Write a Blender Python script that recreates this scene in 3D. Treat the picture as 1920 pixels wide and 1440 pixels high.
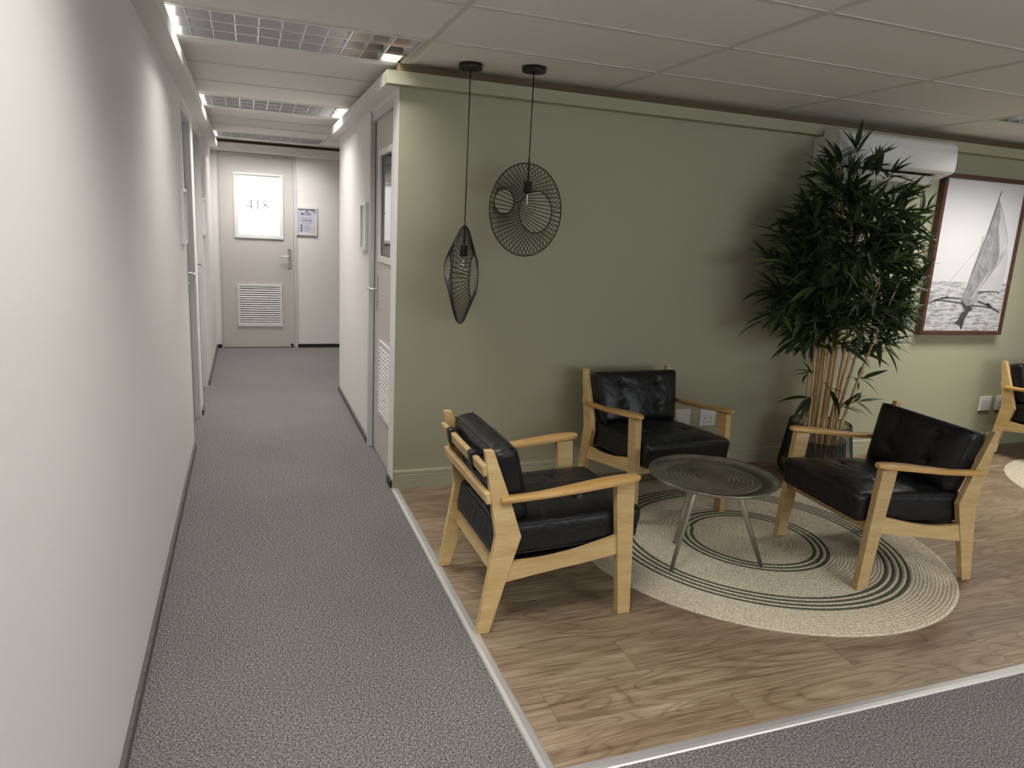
import bpy, bmesh, math, random
from mathutils import Vector, Matrix, noise as mnoise
random.seed(7)
scn = bpy.context.scene
COL = scn.collection
PI = math.pi
for o in list(bpy.data.objects):
    bpy.data.objects.remove(o)

# ------------------------------------------------------------------ camera
F_PX, YAW, PITCH, ROLL = 1343.11, 0.3581, -0.2107, 0.0528
CAM = Vector((-0.7835, -4.0537, 1.5482))
cy, sy, cp, sp = math.cos(YAW), math.sin(YAW), math.cos(PITCH), math.sin(PITCH)
fwd = Vector((sy*cp, cy*cp, sp)); right = Vector((cy, -sy, 0)); up = right.cross(fwd)
r2 = math.cos(ROLL)*right + math.sin(ROLL)*up
u2 = -math.sin(ROLL)*right + math.cos(ROLL)*up
cam_data = bpy.data.cameras.new('camera')
cam_data.sensor_fit = 'HORIZONTAL'; cam_data.sensor_width = 36.0
cam_data.lens = F_PX/1920*36.0
cam_data.clip_start = 0.05
cam = bpy.data.objects.new('camera', cam_data); COL.objects.link(cam)
M = Matrix((r2, u2, -fwd)).transposed().to_4x4(); M.translation = CAM
cam.matrix_world = M
scn.camera = cam

# ------------------------------------------------------------------ world, exposure, lamps
world = bpy.data.worlds.new('world'); scn.world = world
world.use_nodes = True
world.node_tree.nodes['Background'].inputs[0].default_value = (0.8, 0.85, 0.9, 1)
world.node_tree.nodes['Background'].inputs[1].default_value = 0.02
vs = scn.view_settings
vs.view_transform = 'Standard'; vs.look = 'None'; vs.exposure = 0.0; vs.gamma = 1.0
vs.use_curve_mapping = False
scn.cycles.max_bounces = 8; scn.cycles.caustics_reflective = False; scn.cycles.caustics_refractive = False
LAMP_W = 44.0                       # every luminaire's lamp, modified per luminaire below
LAMP_COL = (1.0, 0.965, 0.92)

H = 2.387          # ceiling
XL = -1.150        # left corridor wall
D1 = 2.658         # end of the right corridor wall
D2 = 5.061         # end wall

# luminaires: centre x, centre y, power factor
LUMINAIRES = [(-0.56, -0.2525, 1.3), (-0.56, 2.1185, 1.1), (-0.56, 4.49, 0.65), (-0.56, -2.65, .75), (-0.56, -5.05, 0.7),
              (4.24, -0.85, 1.4), (1.84, -4.45, 1.9), (4.24, -4.45, 1.6)]

YB, XR = -8.0, 8.0 # walls behind the camera and far right
# added cool fill lamp, set at an invented window behind the viewpoint
wd = bpy.data.lights.new('daylight_fill', 'AREA'); wd.shape = 'RECTANGLE'; wd.size = 4.6; wd.size_y = 1.25
wd.energy = 145.0; wd.color = (.97, .98, 1.0)
wo = bpy.data.objects.new('daylight_fill', wd); COL.objects.link(wo); wo.location = (3.6, YB+.06, 1.50); wo.rotation_euler = (PI/2, 0, PI)

# ------------------------------------------------------------------ materials
MATS = {}
def nodes_of(name):
    m = bpy.data.materials.new(name); m.use_nodes = True
    nt = m.node_tree; b = nt.nodes['Principled BSDF']
    MATS[name] = m
    return m, nt, b
def simple(name, col, rough=0.5, metal=0.0, spec=0.5, bump=0.0, bscale=60.0, var=0.0, vscale=6.0, coat=0.0):
    m, nt, b = nodes_of(name)
    b.inputs['Base Color'].default_value = (*col, 1)
    b.inputs['Roughness'].default_value = rough
    b.inputs['Metallic'].default_value = metal
    b.inputs['Specular IOR Level'].default_value = spec
    if coat: b.inputs['Coat Weight'].default_value = coat
    tc = nt.nodes.new('ShaderNodeTexCoord')
    if var:
        n = nt.nodes.new('ShaderNodeTexNoise'); n.inputs['Scale'].default_value = vscale; n.inputs['Detail'].default_value = 4
        nt.links.new(tc.outputs['Object'], n.inputs['Vector'])
        r = nt.nodes.new('ShaderNodeValToRGB')
        r.color_ramp.elements[0].position = .3; r.color_ramp.elements[1].position = .7
        r.color_ramp.elements[0].color = (*[c*(1-var) for c in col], 1)
        r.color_ramp.elements[1].color = (*[min(1, c*(1+var)) for c in col], 1)
        nt.links.new(n.outputs['Fac'], r.inputs['Fac']); nt.links.new(r.outputs['Color'], b.inputs['Base Color'])
    if bump:
        n = nt.nodes.new('ShaderNodeTexNoise'); n.inputs['Scale'].default_value = bscale; n.inputs['Detail'].default_value = 3
        nt.links.new(tc.outputs['Object'], n.inputs['Vector'])
        bp = nt.nodes.new('ShaderNodeBump'); bp.inputs['Strength'].default_value = bump; bp.inputs['Distance'].default_value = 0.01
        nt.links.new(n.outputs['Fac'], bp.inputs['Height']); nt.links.new(bp.outputs['Normal'], b.inputs['Normal'])
    return m
def emit(name, col, s):
    m, nt, b = nodes_of(name)
    b.inputs['Base Color'].default_value = (*[c*.6 for c in col], 1)
    b.inputs['Emission Color'].default_value = (*col, 1); b.inputs['Emission Strength'].default_value = s
    return m
def wood(name, c0, c1, c2, scale=(1.2, 14, 14), rough=.5, rnd=True, dist=1.6, fine=.35, knots=False):
    """streaky grain along local x"""
    m, nt, b = nodes_of(name)
    b.inputs['Roughness'].default_value = rough
    N = nt.nodes.new; L = nt.links.new
    tc = N('ShaderNodeTexCoord'); oi = N('ShaderNodeObjectInfo')
    add = N('ShaderNodeVectorMath'); add.operation = 'ADD'
    sc = N('ShaderNodeVectorMath'); sc.operation = 'SCALE'; sc.inputs['Scale'].default_value = 37.0
    comb = N('ShaderNodeCombineXYZ')
    for i in range(3):
        if rnd: L(oi.outputs['Random'], comb.inputs[i])
    L(comb.outputs[0], sc.inputs[0]); L(tc.outputs['Object'], add.inputs[0]); L(sc.outputs[0], add.inputs[1])
    mp = N('ShaderNodeMapping'); mp.inputs['Scale'].default_value = scale
    L(add.outputs[0], mp.inputs['Vector'])
    n1 = N('ShaderNodeTexNoise'); n1.inputs['Scale'].default_value = 1.0; n1.inputs['Detail'].default_value = 6; n1.inputs['Distortion'].default_value = dist
    n1.inputs['Roughness'].default_value = .62
    L(mp.outputs[0], n1.inputs['Vector'])
    mp2 = N('ShaderNodeMapping'); mp2.inputs['Scale'].default_value = (scale[0]*5, scale[1]*11, scale[2]*11)
    L(add.outputs[0], mp2.inputs['Vector'])
    n2 = N('ShaderNodeTexNoise'); n2.inputs['Scale'].default_value = 1.0; n2.inputs['Detail'].default_value = 3
    L(mp2.outputs[0], n2.inputs['Vector'])
    mx = N('ShaderNodeMix'); mx.inputs[0].default_value = fine
    L(n1.outputs['Fac'], mx.inputs[2]); L(n2.outputs['Fac'], mx.inputs[3])
    r = N('ShaderNodeValToRGB'); e = r.color_ramp.elements
    e[0].position = .34; e[1].position = .66; e[0].color = (*c0, 1); e[1].color = (*c2, 1)
    k = e.new(.5); k.color = (*c1, 1)
    L(mx.outputs[0], r.inputs['Fac'])
    if rnd:
        hv = N('ShaderNodeHueSaturation'); mr = N('ShaderNodeMapRange')
        mr.inputs[3].default_value = .86; mr.inputs[4].default_value = 1.12
        L(oi.outputs['Random'], mr.inputs[0]); L(mr.outputs[0], hv.inputs['Value']); L(r.outputs['Color'], hv.inputs['Color'])
        L(hv.outputs['Color'], b.inputs['Base Color'])
    else:
        L(r.outputs['Color'], b.inputs['Base Color'])
    bp = N('ShaderNodeBump'); bp.inputs['Strength'].default_value = .12; bp.inputs['Distance'].default_value = .004
    L(n2.outputs['Fac'], bp.inputs['Height']); L(bp.outputs['Normal'], b.inputs['Normal'])
    return m

def plankmat():
    m, nt, b = nodes_of('plank'); N = nt.nodes.new; L = nt.links.new
    tc = N('ShaderNodeTexCoord'); oi = N('ShaderNodeObjectInfo')
    comb = N('ShaderNodeCombineXYZ'); sc = N('ShaderNodeVectorMath'); sc.operation = 'SCALE'; sc.inputs['Scale'].default_value = 53.0
    for i in range(3): L(oi.outputs['Random'], comb.inputs[i])
    L(comb.outputs[0], sc.inputs[0])
    add = N('ShaderNodeVectorMath'); add.operation = 'ADD'; L(tc.outputs['Object'], add.inputs[0]); L(sc.outputs[0], add.inputs[1])
    def noise(scale, detail, dist, rough=.5):
        mp = N('ShaderNodeMapping'); mp.inputs['Scale'].default_value = scale; L(add.outputs[0], mp.inputs['Vector'])
        n = N('ShaderNodeTexNoise'); n.inputs['Scale'].default_value = 1; n.inputs['Detail'].default_value = detail; n.inputs['Distortion'].default_value = dist; n.inputs['Roughness'].default_value = rough
        L(mp.outputs[0], n.inputs['Vector']); return n
    def math_(op, a, bval):
        k = N('ShaderNodeMath'); k.operation = op; L(a, k.inputs[0]); k.inputs[1].default_value = bval; return k.outputs[0]
    def ramp(a, stops):
        r = N('ShaderNodeValToRGB'); e = r.color_ramp.elements
        e[0].position, e[0].color = stops[0][0], (*stops[0][1], 1); e[1].position, e[1].color = stops[-1][0], (*stops[-1][1], 1)
        for p, c in stops[1:-1]: q = e.new(p); q.color = (*c, 1)
        L(a, r.inputs['Fac']); return r.outputs['Color']
    broad = noise((.75, 5.5, 5.5), 2, .7)
    rings = math_('PINGPONG', math_('MULTIPLY', broad.outputs['Fac'], 15.0), .5)
    fine = noise((3.5, 120, 120), 3, .3, .6)
    patch = noise((2.2, 9, 9), 4, .6, .6)
    c1 = ramp(patch.outputs['Fac'], [(.30, (.235, .165, .105)), (.5, (.325, .245, .165)), (.70, (.400, .318, .225))])
    c2 = ramp(rings, [(0, (.50, .45, .40)), (.14, (.84, .81, .78)), (.5, (1, 1, 1))])
    c3 = ramp(fine.outputs['Fac'], [(.34, (.62, .58, .54)), (.5, (.96, .95, .94)), (.66, (1.1, 1.1, 1.1))])
    m1 = N('ShaderNodeMix'); m1.data_type = 'RGBA'; m1.blend_type = 'MULTIPLY'; m1.inputs[0].default_value = .75
    L(c1, m1.inputs[6]); L(c2, m1.inputs[7])
    m2 = N('ShaderNodeMix'); m2.data_type = 'RGBA'; m2.blend_type = 'MULTIPLY'; m2.inputs[0].default_value = .9
    L(m1.outputs[2], m2.inputs[6]); L(c3, m2.inputs[7])
    hv = N('ShaderNodeHueSaturation'); mr = N('ShaderNodeMapRange'); mr.inputs[3].default_value = .90; mr.inputs[4].default_value = 1.12
    L(oi.outputs['Random'], mr.inputs[0]); L(mr.outputs[0], hv.inputs['Value']); L(m2.outputs[2], hv.inputs['Color'])
    L(hv.outputs['Color'], b.inputs['Base Color'])
    b.inputs['Roughness'].default_value = .42; b.inputs['Specular IOR Level'].default_value = .35
    bp = N('ShaderNodeBump'); bp.inputs['Strength'].default_value = .15; bp.inputs['Distance'].default_value = .003
    L(fine.outputs['Fac'], bp.inputs['Height']); L(bp.outputs['Normal'], b.inputs['Normal'])

simple('wall_white', (.80, .775, .755), .65, bump=.04, bscale=180)
simple('wall_green', (.385, .386, .262), .6, bump=.06, bscale=150)
simple('green_skirt', (.40, .40, .272), .45)
simple('door_grey', (.56, .535, .50), .5)
simple('frame_grey', (.58, .58, .575), .45)
simple('white_trim', (.74, .74, .72), .4)
simple('louvre_white', (.72, .72, .71), .45)
simple('black_plastic', (.012, .012, .013), .4)
simple('skirt_grey', (.10, .095, .09), .7, var=.2, vscale=40)
simple('aluminium', (.74, .74, .73), .35, metal=.25)
simple('strip_metal', (.60, .595, .58), .42, metal=.6)
simple('steel', (.72, .72, .70), .25, metal=1.0)
simple('mirror_louvre', (.80, .81, .83), .16, metal=1.0)
simple('ceiling_white', (.84, .82, .76), .85, bump=.05, bscale=220, var=.03, vscale=90)
simple('grid_white', (.66, .645, .585), .6)
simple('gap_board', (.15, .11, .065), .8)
simple('plenum', (.10, .09, .08), .9)
simple('housing', (.75, .74, .70), .5)
simple('ac_white', (.74, .735, .70), .35)
simple('ac_dark', (.03, .03, .03), .6)
simple('socket_white', (.78, .775, .76), .3)
simple('vent_shade', (.22, .215, .205), .8)
simple('hole_dark', (.01, .01, .01), .5)
simple('black_metal', (.012, .012, .011), .5)
simple('rubber', (.02, .02, .02), .7)
simple('pewter', (.42, .41, .375), .30, metal=1.0, bump=.10, bscale=90, var=.22, vscale=14)
simple('pewter_leg', (.60, .585, .55), .36, metal=1.0, bump=.05, bscale=60)
simple('paper_white', (.78, .78, .78), .6)
simple('ink_navy', (.035, .045, .10), .6)
simple('ink_grey', (.28, .28, .31), .6)
simple('ink_sand', (.62, .55, .40), .6)
simple('paper_lilac', (.56, .57, .66), .6, var=.06, vscale=8)
simple('paper_slate', (.30, .32, .43), .6)
simple('numeral', (.19, .19, .19), .5)
simple('print_sky', (.62, .62, .63), .6)
simple('print_sail', (.27, .27, .28), .7, var=.3, vscale=16)
simple('print_sail_pale', (.50, .50, .51), .7, var=.10, vscale=5)
simple('print_fold', (.22, .22, .23), .7, var=.3, vscale=12)
simple('print_dark', (.055, .055, .06), .7, var=.4, vscale=30)
simple('print_mid', (.33, .33, .33), .7)
simple('soil', (.05, .04, .03), .9, bump=.8, bscale=60)
simple('pebble', (.35, .31, .26), .7, var=.3, vscale=50)
simple('twig', (.075, .075, .03), .7)
simple('cable_white', (.70, .70, .68), .4)
simple('carpet_fleck', (.02, .02, .02), .9)
emit('window_lit', (1.0, .985, .98), 1.08)
emit('window_fill', (.88, .95, 1.0), 1.2)  # glowing panes of the added window behind the viewpoint
emit('tube_lit', (1.0, .95, .86), 3.0)
for k_ in ('tube_lit', 'window_fill'): MATS[k_].cycles.emission_sampling = 'NONE'
plankmat()
wood('chair_wood', (.50, .325, .135), (.61, .425, .190), (.70, .525, .260), (3, 26, 26), .45, fine=.4, dist=.5)
wood('arm_wood', (.50, .285, .085), (.58, .35, .115), (.66, .44, .18), (3, 26, 26), .38, fine=.4, dist=.5)
wood('frame_wood', (.040, .016, .010), (.078, .032, .020), (.125, .056, .035), (3, 30, 30), .4, rnd=False)
wood('cane', (.46, .27, .11), (.62, .41, .20), (.74, .55, .31), (30, 30, 3), .5, fine=.3, dist=.3)

def leather():
    m, nt, b = nodes_of('leather'); N = nt.nodes.new; L = nt.links.new
    b.inputs['Base Color'].default_value = (.0085, .0085, .0095, 1)
    b.inputs['Roughness'].default_value = .36; b.inputs['Specular IOR Level'].default_value = .36
    tc = N('ShaderNodeTexCoord')
    v = N('ShaderNodeTexVoronoi'); v.inputs['Scale'].default_value = 260
    n = N('ShaderNodeTexNoise'); n.inputs['Scale'].default_value = 11; n.inputs['Detail'].default_value = 5; n.inputs['Distortion'].default_value = .8
    L(tc.outputs['Object'], v.inputs['Vector']); L(tc.outputs['Object'], n.inputs['Vector'])
    b1 = N('ShaderNodeBump'); b1.inputs['Strength'].default_value = .05; b1.inputs['Distance'].default_value = .003
    b2 = N('ShaderNodeBump'); b2.inputs['Strength'].default_value = .30; b2.inputs['Distance'].default_value = .03
    L(v.outputs['Distance'], b1.inputs['Height']); L(n.outputs['Fac'], b2.inputs['Height'])
    L(b1.outputs['Normal'], b2.inputs['Normal']); L(b2.outputs['Normal'], b.inputs['Normal'])
    r = N('ShaderNodeMapRange'); r.inputs[3].default_value = .27; r.inputs[4].default_value = .46
    L(n.outputs['Fac'], r.inputs[0]); L(r.outputs[0], b.inputs['Roughness'])
leather()
def carpet():
    m, nt, b = nodes_of('carpet'); N = nt.nodes.new; L = nt.links.new
    b.inputs['Roughness'].default_value = .95; b.inputs['Specular IOR Level'].default_value = .1
    tc = N('ShaderNodeTexCoord')
    n = N('ShaderNodeTexNoise'); n.inputs['Scale'].default_value = 150; n.inputs['Detail'].default_value = 3; n.inputs['Roughness'].default_value = .8
    L(tc.outputs['Object'], n.inputs['Vector'])
    r = N('ShaderNodeValToRGB'); e = r.color_ramp.elements
    e[0].position = .34; e[1].position = .66; e[0].color = (.031, .029, .028, 1); e[1].color = (.41, .395, .378, 1)
    k = e.new(.5); k.color = (.155, .149, .144, 1)
    L(n.outputs['Fac'], r.inputs['Fac'])
    n3 = N('ShaderNodeTexNoise'); n3.inputs['Scale'].default_value = 1.6; n3.inputs['Detail'].default_value = 3
    L(tc.outputs['Object'], n3.inputs['Vector'])
    mr = N('ShaderNodeMapRange'); mr.inputs[3].default_value = .82; mr.inputs[4].default_value = 1.18
    L(n3.outputs['Fac'], mr.inputs[0])
    hv = N('ShaderNodeHueSaturation'); L(r.outputs['Color'], hv.inputs['Color']); L(mr.outputs[0], hv.inputs['Value'])
    L(hv.outputs['Color'], b.inputs['Base Color'])
    bp = N('ShaderNodeBump'); bp.inputs['Strength'].default_value = .3; bp.inputs['Distance'].default_value = .004
    L(n.outputs['Fac'], bp.inputs['Height']); L(bp.outputs['Normal'], b.inputs['Normal'])
carpet()
def rugmat(name, c0, c1):
    m, nt, b = nodes_of(name); N = nt.nodes.new; L = nt.links.new
    b.inputs['Roughness'].default_value = .95; b.inputs['Specular IOR Level'].default_value = .1
    tc = N('ShaderNodeTexCoord')
    n = N('ShaderNodeTexNoise'); n.inputs['Scale'].default_value = 110; n.inputs['Detail'].default_value = 3
    L(tc.outputs['Object'], n.inputs['Vector'])
    r = N('ShaderNodeValToRGB'); r.color_ramp.elements[0].position = .32; r.color_ramp.elements[1].position = .6
    r.color_ramp.elements[0].color = (*c0, 1); r.color_ramp.elements[1].color = (*c1, 1)
    L(n.outputs['Fac'], r.inputs['Fac']); L(r.outputs['Color'], b.inputs['Base Color'])
    bp = N('ShaderNodeBump'); bp.inputs['Strength'].default_value = .7; bp.inputs['Distance'].default_value = .006
    L(n.outputs['Fac'], bp.inputs['Height']); L(bp.outputs['Normal'], b.inputs['Normal'])
rugmat('rug_jute', (.46, .40, .29), (.74, .67, .52))
rugmat('rug_green', (.045, .058, .042), (.12, .14, .105))
def leafmat(name, col):
    m, nt, b = nodes_of(name); N = nt.nodes.new; L = nt.links.new
    oi = N('ShaderNodeObjectInfo'); tc = N('ShaderNodeTexCoord')
    n = N('ShaderNodeTexNoise'); n.inputs['Scale'].default_value = 5
    L(tc.outputs['Object'], n.inputs['Vector'])
    r = N('ShaderNodeValToRGB'); r.color_ramp.elements[0].position = .3; r.color_ramp.elements[1].position = .75
    r.color_ramp.elements[0].color = (*[c*.7 for c in col], 1); r.color_ramp.elements[1].color = (*[c*1.5 for c in col], 1)
    L(n.outputs['Fac'], r.inputs['Fac']); L(r.outputs['Color'], b.inputs['Base Color'])
    b.inputs['Roughness'].default_value = .5
    tr = N('ShaderNodeBsdfTranslucent'); tr.inputs['Color'].default_value = (col[0]*1.6, col[1]*1.6, col[2], 1)
    mx = N('ShaderNodeMixShader'); mx.inputs[0].default_value = .22
    out = nt.nodes['Material Output']
    L(b.outputs[0], mx.inputs[1]); L(tr.outputs[0], mx.inputs[2]); L(mx.outputs[0], out.inputs['Surface'])
leafmat('leaf_dark', (.036, .064, .024)); leafmat('leaf_light', (.11, .155, .035))
def thin_glass(name, tint, ior=1.5, rough=.02):
    """clear thin glass: see-through, with a Fresnel mirror on top"""
    m, nt, b = nodes_of(name); N = nt.nodes.new; L = nt.links.new
    t = N('ShaderNodeBsdfTransparent'); t.inputs['Color'].default_value = (*tint, 1)
    g = N('ShaderNodeBsdfGlossy'); g.inputs['Roughness'].default_value = rough
    f = N('ShaderNodeFresnel'); f.inputs['IOR'].default_value = ior
    mx = N('ShaderNodeMixShader'); ge = N('ShaderNodeNewGeometry'); iv = N('ShaderNodeMath'); iv.operation = 'SUBTRACT'; iv.inputs[0].default_value = 1.0
    mu = N('ShaderNodeMath'); mu.operation = 'MULTIPLY'
    L(ge.outputs['Backfacing'], iv.inputs[1]); L(iv.outputs[0], mu.inputs[0]); L(f.outputs[0], mu.inputs[1]); L(mu.outputs[0], mx.inputs[0]); L(t.outputs[0], mx.inputs[1]); L(g.outputs[0], mx.inputs[2])
    L(mx.outputs[0], nt.nodes['Material Output'].inputs['Surface'])
thin_glass('bulb_glass', (.95, .95, .93), 1.6, .05); thin_glass('liner_glass', (.55, .57, .60), 1.6, .10); thin_glass('door_glass', (.55, .57, .57), 2.3)
def seamat():
    m, nt, b = nodes_of('print_sea'); N = nt.nodes.new; L = nt.links.new
    b.inputs['Roughness'].default_value = .65
    tc = N('ShaderNodeTexCoord'); mp = N('ShaderNodeMapping'); mp.inputs['Scale'].default_value = (9, 1, 42)
    L(tc.outputs['Object'], mp.inputs['Vector'])
    n = N('ShaderNodeTexNoise'); n.inputs['Scale'].default_value = 1.2; n.inputs['Detail'].default_value = 6; n.inputs['Distortion'].default_value = .6
    L(mp.outputs[0], n.inputs['Vector'])
    r = N('ShaderNodeValToRGB'); r.color_ramp.elements[0].position = .36; r.color_ramp.elements[1].position = .58
    r.color_ramp.elements[0].color = (.24, .24, .25, 1); r.color_ramp.elements[1].color = (.58, .58, .58, 1)
    L(n.outputs['Fac'], r.inputs['Fac']); L(r.outputs['Color'], b.inputs['Base Color'])
seamat()

# ------------------------------------------------------------------ helpers
def tag(o, label=None, cat=None, group=None, kind=None):
    if label: o['label'] = label
    if cat: o['category'] = cat
    if group: o['group'] = group
    if kind: o['kind'] = kind
    return o
def thing(name, label, cat, loc=(0, 0, 0), rz=0.0, group=None, kind=None):
    o = bpy.data.objects.new(name, None); COL.objects.link(o)
    o.empty_display_size = .1; o.location = loc; o.rotation_euler = (0, 0, rz)
    return tag(o, label, cat, group, kind)
def link(name, me, mat=None, parent=None, smooth=False):
    if mat and not me.materials: me.materials.append(MATS[mat])
    if smooth:
        for p in me.polygons: p.use_smooth = True
    o = bpy.data.objects.new(name, me); COL.objects.link(o)
    if parent: o.parent = parent
    return o
def frombm(name, bm, mat, parent=None, smooth=False, recalc=True):
    if recalc: bmesh.ops.recalc_face_normals(bm, faces=bm.faces[:])
    me = bpy.data.meshes.new(name); bm.to_mesh(me); bm.free()
    return link(name, me, mat, parent, smooth)
def bbox(bm, x0, x1, y0, y1, z0, z1):
    vs_ = [bm.verts.new(p) for p in ((x0,y0,z0),(x1,y0,z0),(x1,y1,z0),(x0,y1,z0),(x0,y0,z1),(x1,y0,z1),(x1,y1,z1),(x0,y1,z1))]
    for f in ((0,3,2,1),(4,5,6,7),(0,1,5,4),(1,2,6,5),(2,3,7,6),(3,0,4,7)):
        bm.faces.new([vs_[i] for i in f])
    return vs_
def box(name, b, mat, parent=None, bevel=0.0, seg=2, smooth=False):
    bm = bmesh.new(); bbox(bm, *b)
    if bevel: bmesh.ops.bevel(bm, geom=bm.edges[:], offset=bevel, segments=seg, affect='EDGES', profile=.5)
    return frombm(name, bm, mat, parent, smooth)
def prism(name, poly, axis, a0, a1, mat, parent=None, bevel=0.0, smooth=False):
    """poly of 2D points in the plane normal to axis ('y': (x,z); 'x': (y,z); 'z': (x,y))"""
    bm = bmesh.new()
    def P(p, a):
        return {'y': (p[0], a, p[1]), 'x': (a, p[0], p[1]), 'z': (p[0], p[1], a)}[axis]
    A = [bm.verts.new(P(p, a0)) for p in poly]; B = [bm.verts.new(P(p, a1)) for p in poly]
    n = len(poly)
    bm.faces.new(A); bm.faces.new(B[::-1])
    for i in range(n): bm.faces.new((A[i], B[i], B[(i+1) % n], A[(i+1) % n]))
    bmesh.ops.recalc_face_normals(bm, faces=bm.faces[:])
    if bevel: bmesh.ops.bevel(bm, geom=bm.edges[:], offset=bevel, segments=2, affect='EDGES', profile=.5, clamp_overlap=True)
    return frombm(name, bm, mat, parent, smooth)
def tubebm(bm, pts, rad, n=8, caps=True, closed=False):
    pts = [Vector(p) for p in pts]; N = len(pts)
    rads = rad if isinstance(rad, (list, tuple)) else [rad]*N
    rings = []
    prev = None
    for i, p in enumerate(pts):
        if closed: t = pts[(i+1) % N]-pts[i-1]
        elif i == 0: t = pts[1]-p
        elif i == N-1: t = p-pts[i-1]
        else: t = pts[i+1]-pts[i-1]
        t.normalize()
        if prev is None:
            a = Vector((0, 0, 1)) if abs(t.z) < .9 else Vector((1, 0, 0))
            u = t.cross(a).normalized()
        else:
            u = (prev - t*prev.dot(t)).normalized()
        prev = u; w = t.cross(u)
        rings.append([bm.verts.new(p + (u*math.cos(2*PI*k/n)+w*math.sin(2*PI*k/n))*rads[i]) for k in range(n)])
    for i in range(N if closed else N-1):
        a, b = rings[i], rings[(i+1) % N]
        for k in range(n): bm.faces.new((a[k], a[(k+1) % n], b[(k+1) % n], b[k]))
    if caps and not closed:
        bm.faces.new(rings[0][::-1]); bm.faces.new(rings[-1])
def tube(name, pts, rad, mat, parent=None, n=10, closed=False, smooth=True):
    bm = bmesh.new(); tubebm(bm, pts, rad, n, True, closed)
    return frombm(name, bm, mat, parent, smooth)
def lathebm(bm, prof, n=32, cx=0, cy_=0):
    rings = []
    for r, z in prof:
        if r < 1e-6: rings.append([bm.verts.new((cx, cy_, z))])
        else: rings.append([bm.verts.new((cx+r*math.cos(2*PI*k/n), cy_+r*math.sin(2*PI*k/n), z)) for k in range(n)])
    for a, b in zip(rings, rings[1:]):
        for k in range(n):
            k2 = (k+1) % n
            if len(a) == 1 and len(b) == 1: continue
            if len(a) == 1: bm.faces.new((a[0], b[k], b[k2]))
            elif len(b) == 1: bm.faces.new((a[k], b[0], a[k2]))
            else: bm.faces.new((a[k], b[k], b[k2], a[k2]))
def lathe(name, prof, mat, parent=None, n=32, smooth=True, c=(0, 0)):
    bm = bmesh.new(); lathebm(bm, prof, n, *c)
    return frombm(name, bm, mat, parent, smooth)
def holed(name, axis, a0, a1, u0, u1, v0, v1, holes, mat, parent=None):
    """slab normal to axis between a0 and a1, spanning u (x or y) and v (z), with rectangular holes"""
    us = sorted({u0, u1, *[h[0] for h in holes], *[h[1] for h in holes]})
    vv = sorted({v0, v1, *[h[2] for h in holes], *[h[3] for h in holes]})
    bm = bmesh.new(); V = {}
    def vt(u, v, a):
        k = (round(u, 5), round(v, 5), round(a, 5))
        if k not in V: V[k] = bm.verts.new((u, a, v) if axis == 'y' else (a, u, v))
        return V[k]
    def solid(i, j):
        if i < 0 or j < 0 or i >= len(us)-1 or j >= len(vv)-1: return False
        cu, cv = (us[i]+us[i+1])/2, (vv[j]+vv[j+1])/2
        return not any(h[0] < cu < h[1] and h[2] < cv < h[3] for h in holes)
    for i in range(len(us)-1):
        for j in range(len(vv)-1):
            if not solid(i, j): continue
            p, q, r, s = us[i], us[i+1], vv[j], vv[j+1]
            for a in (a0, a1): bm.faces.new((vt(p, r, a), vt(q, r, a), vt(q, s, a), vt(p, s, a)))
            for (di, dj, e) in ((-1, 0, ((p, r), (p, s))), (1, 0, ((q, r), (q, s))), (0, -1, ((p, r), (q, r))), (0, 1, ((p, s), (q, s)))):
                if not solid(i+di, j+dj):
                    (A, B) = e
                    bm.faces.new((vt(*A, a0), vt(*B, a0), vt(*B, a1), vt(*A, a1)))
    return frombm(name, bm, mat, parent)
def rectframe(name, axis, a0, a1, u0, u1, v0, v1, w, mat, parent=None, bevel=.002):
    o = holed(name, axis, a0, a1, u0, u1, v0, v1, [(u0+w, u1-w, v0+w, v1-w)], mat, parent)
    return o
def ribbon(name, pts, widths, y, mat, parent=None, th=.0006):
    """flat brush stroke in the xz plane at depth y"""
    bm = bmesh.new(); n = len(pts); L = []; R = []
    for i, p in enumerate(pts):
        a = pts[max(0, i-1)]; b = pts[min(n-1, i+1)]
        t = Vector((b[0]-a[0], b[1]-a[1])); t.normalize(); nn = Vector((-t.y, t.x))
        w = widths[i] if isinstance(widths, (list, tuple)) else widths
        L.append(bm.verts.new((p[0]+nn.x*w/2, y, p[1]+nn.y*w/2))); R.append(bm.verts.new((p[0]-nn.x*w/2, y, p[1]-nn.y*w/2)))
    for i in range(n-1): bm.faces.new((L[i], L[i+1], R[i+1], R[i]))
    ret = bmesh.ops.extrude_face_region(bm, geom=bm.faces[:])
    bmesh.ops.translate(bm, verts=[v for v in ret['geom'] if isinstance(v, bmesh.types.BMVert)], vec=(0, -th, 0))
    return frombm(name, bm, mat, parent)
def flat(name, poly, y, mat, parent=None, th=.0008):
    return prism(name, poly, 'y', y-th, y, mat, parent)
def text(name, body, size, loc, mat, parent, rot=(PI/2, 0, 0), align='CENTER', extrude=.0004):
    c = bpy.data.curves.new(name, 'FONT'); c.body = body; c.size = size; c.align_x = align; c.align_y = 'CENTER'; c.extrude = extrude; c.offset = size*.006
    c.materials.append(MATS[mat])
    tmp = bpy.data.objects.new('text_tmp', c); COL.objects.link(tmp)
    bpy.context.view_layer.update()
    me = bpy.data.meshes.new_from_object(tmp.evaluated_get(bpy.context.evaluated_depsgraph_get()))
    bpy.data.objects.remove(tmp)
    if not me.materials: me.materials.append(MATS[mat])
    o = bpy.data.objects.new(name, me); COL.objects.link(o); o.parent = parent; o.location = loc; o.rotation_euler = rot
    return o
def children(o): return [c for c in bpy.data.objects if c.parent == o]
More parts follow.
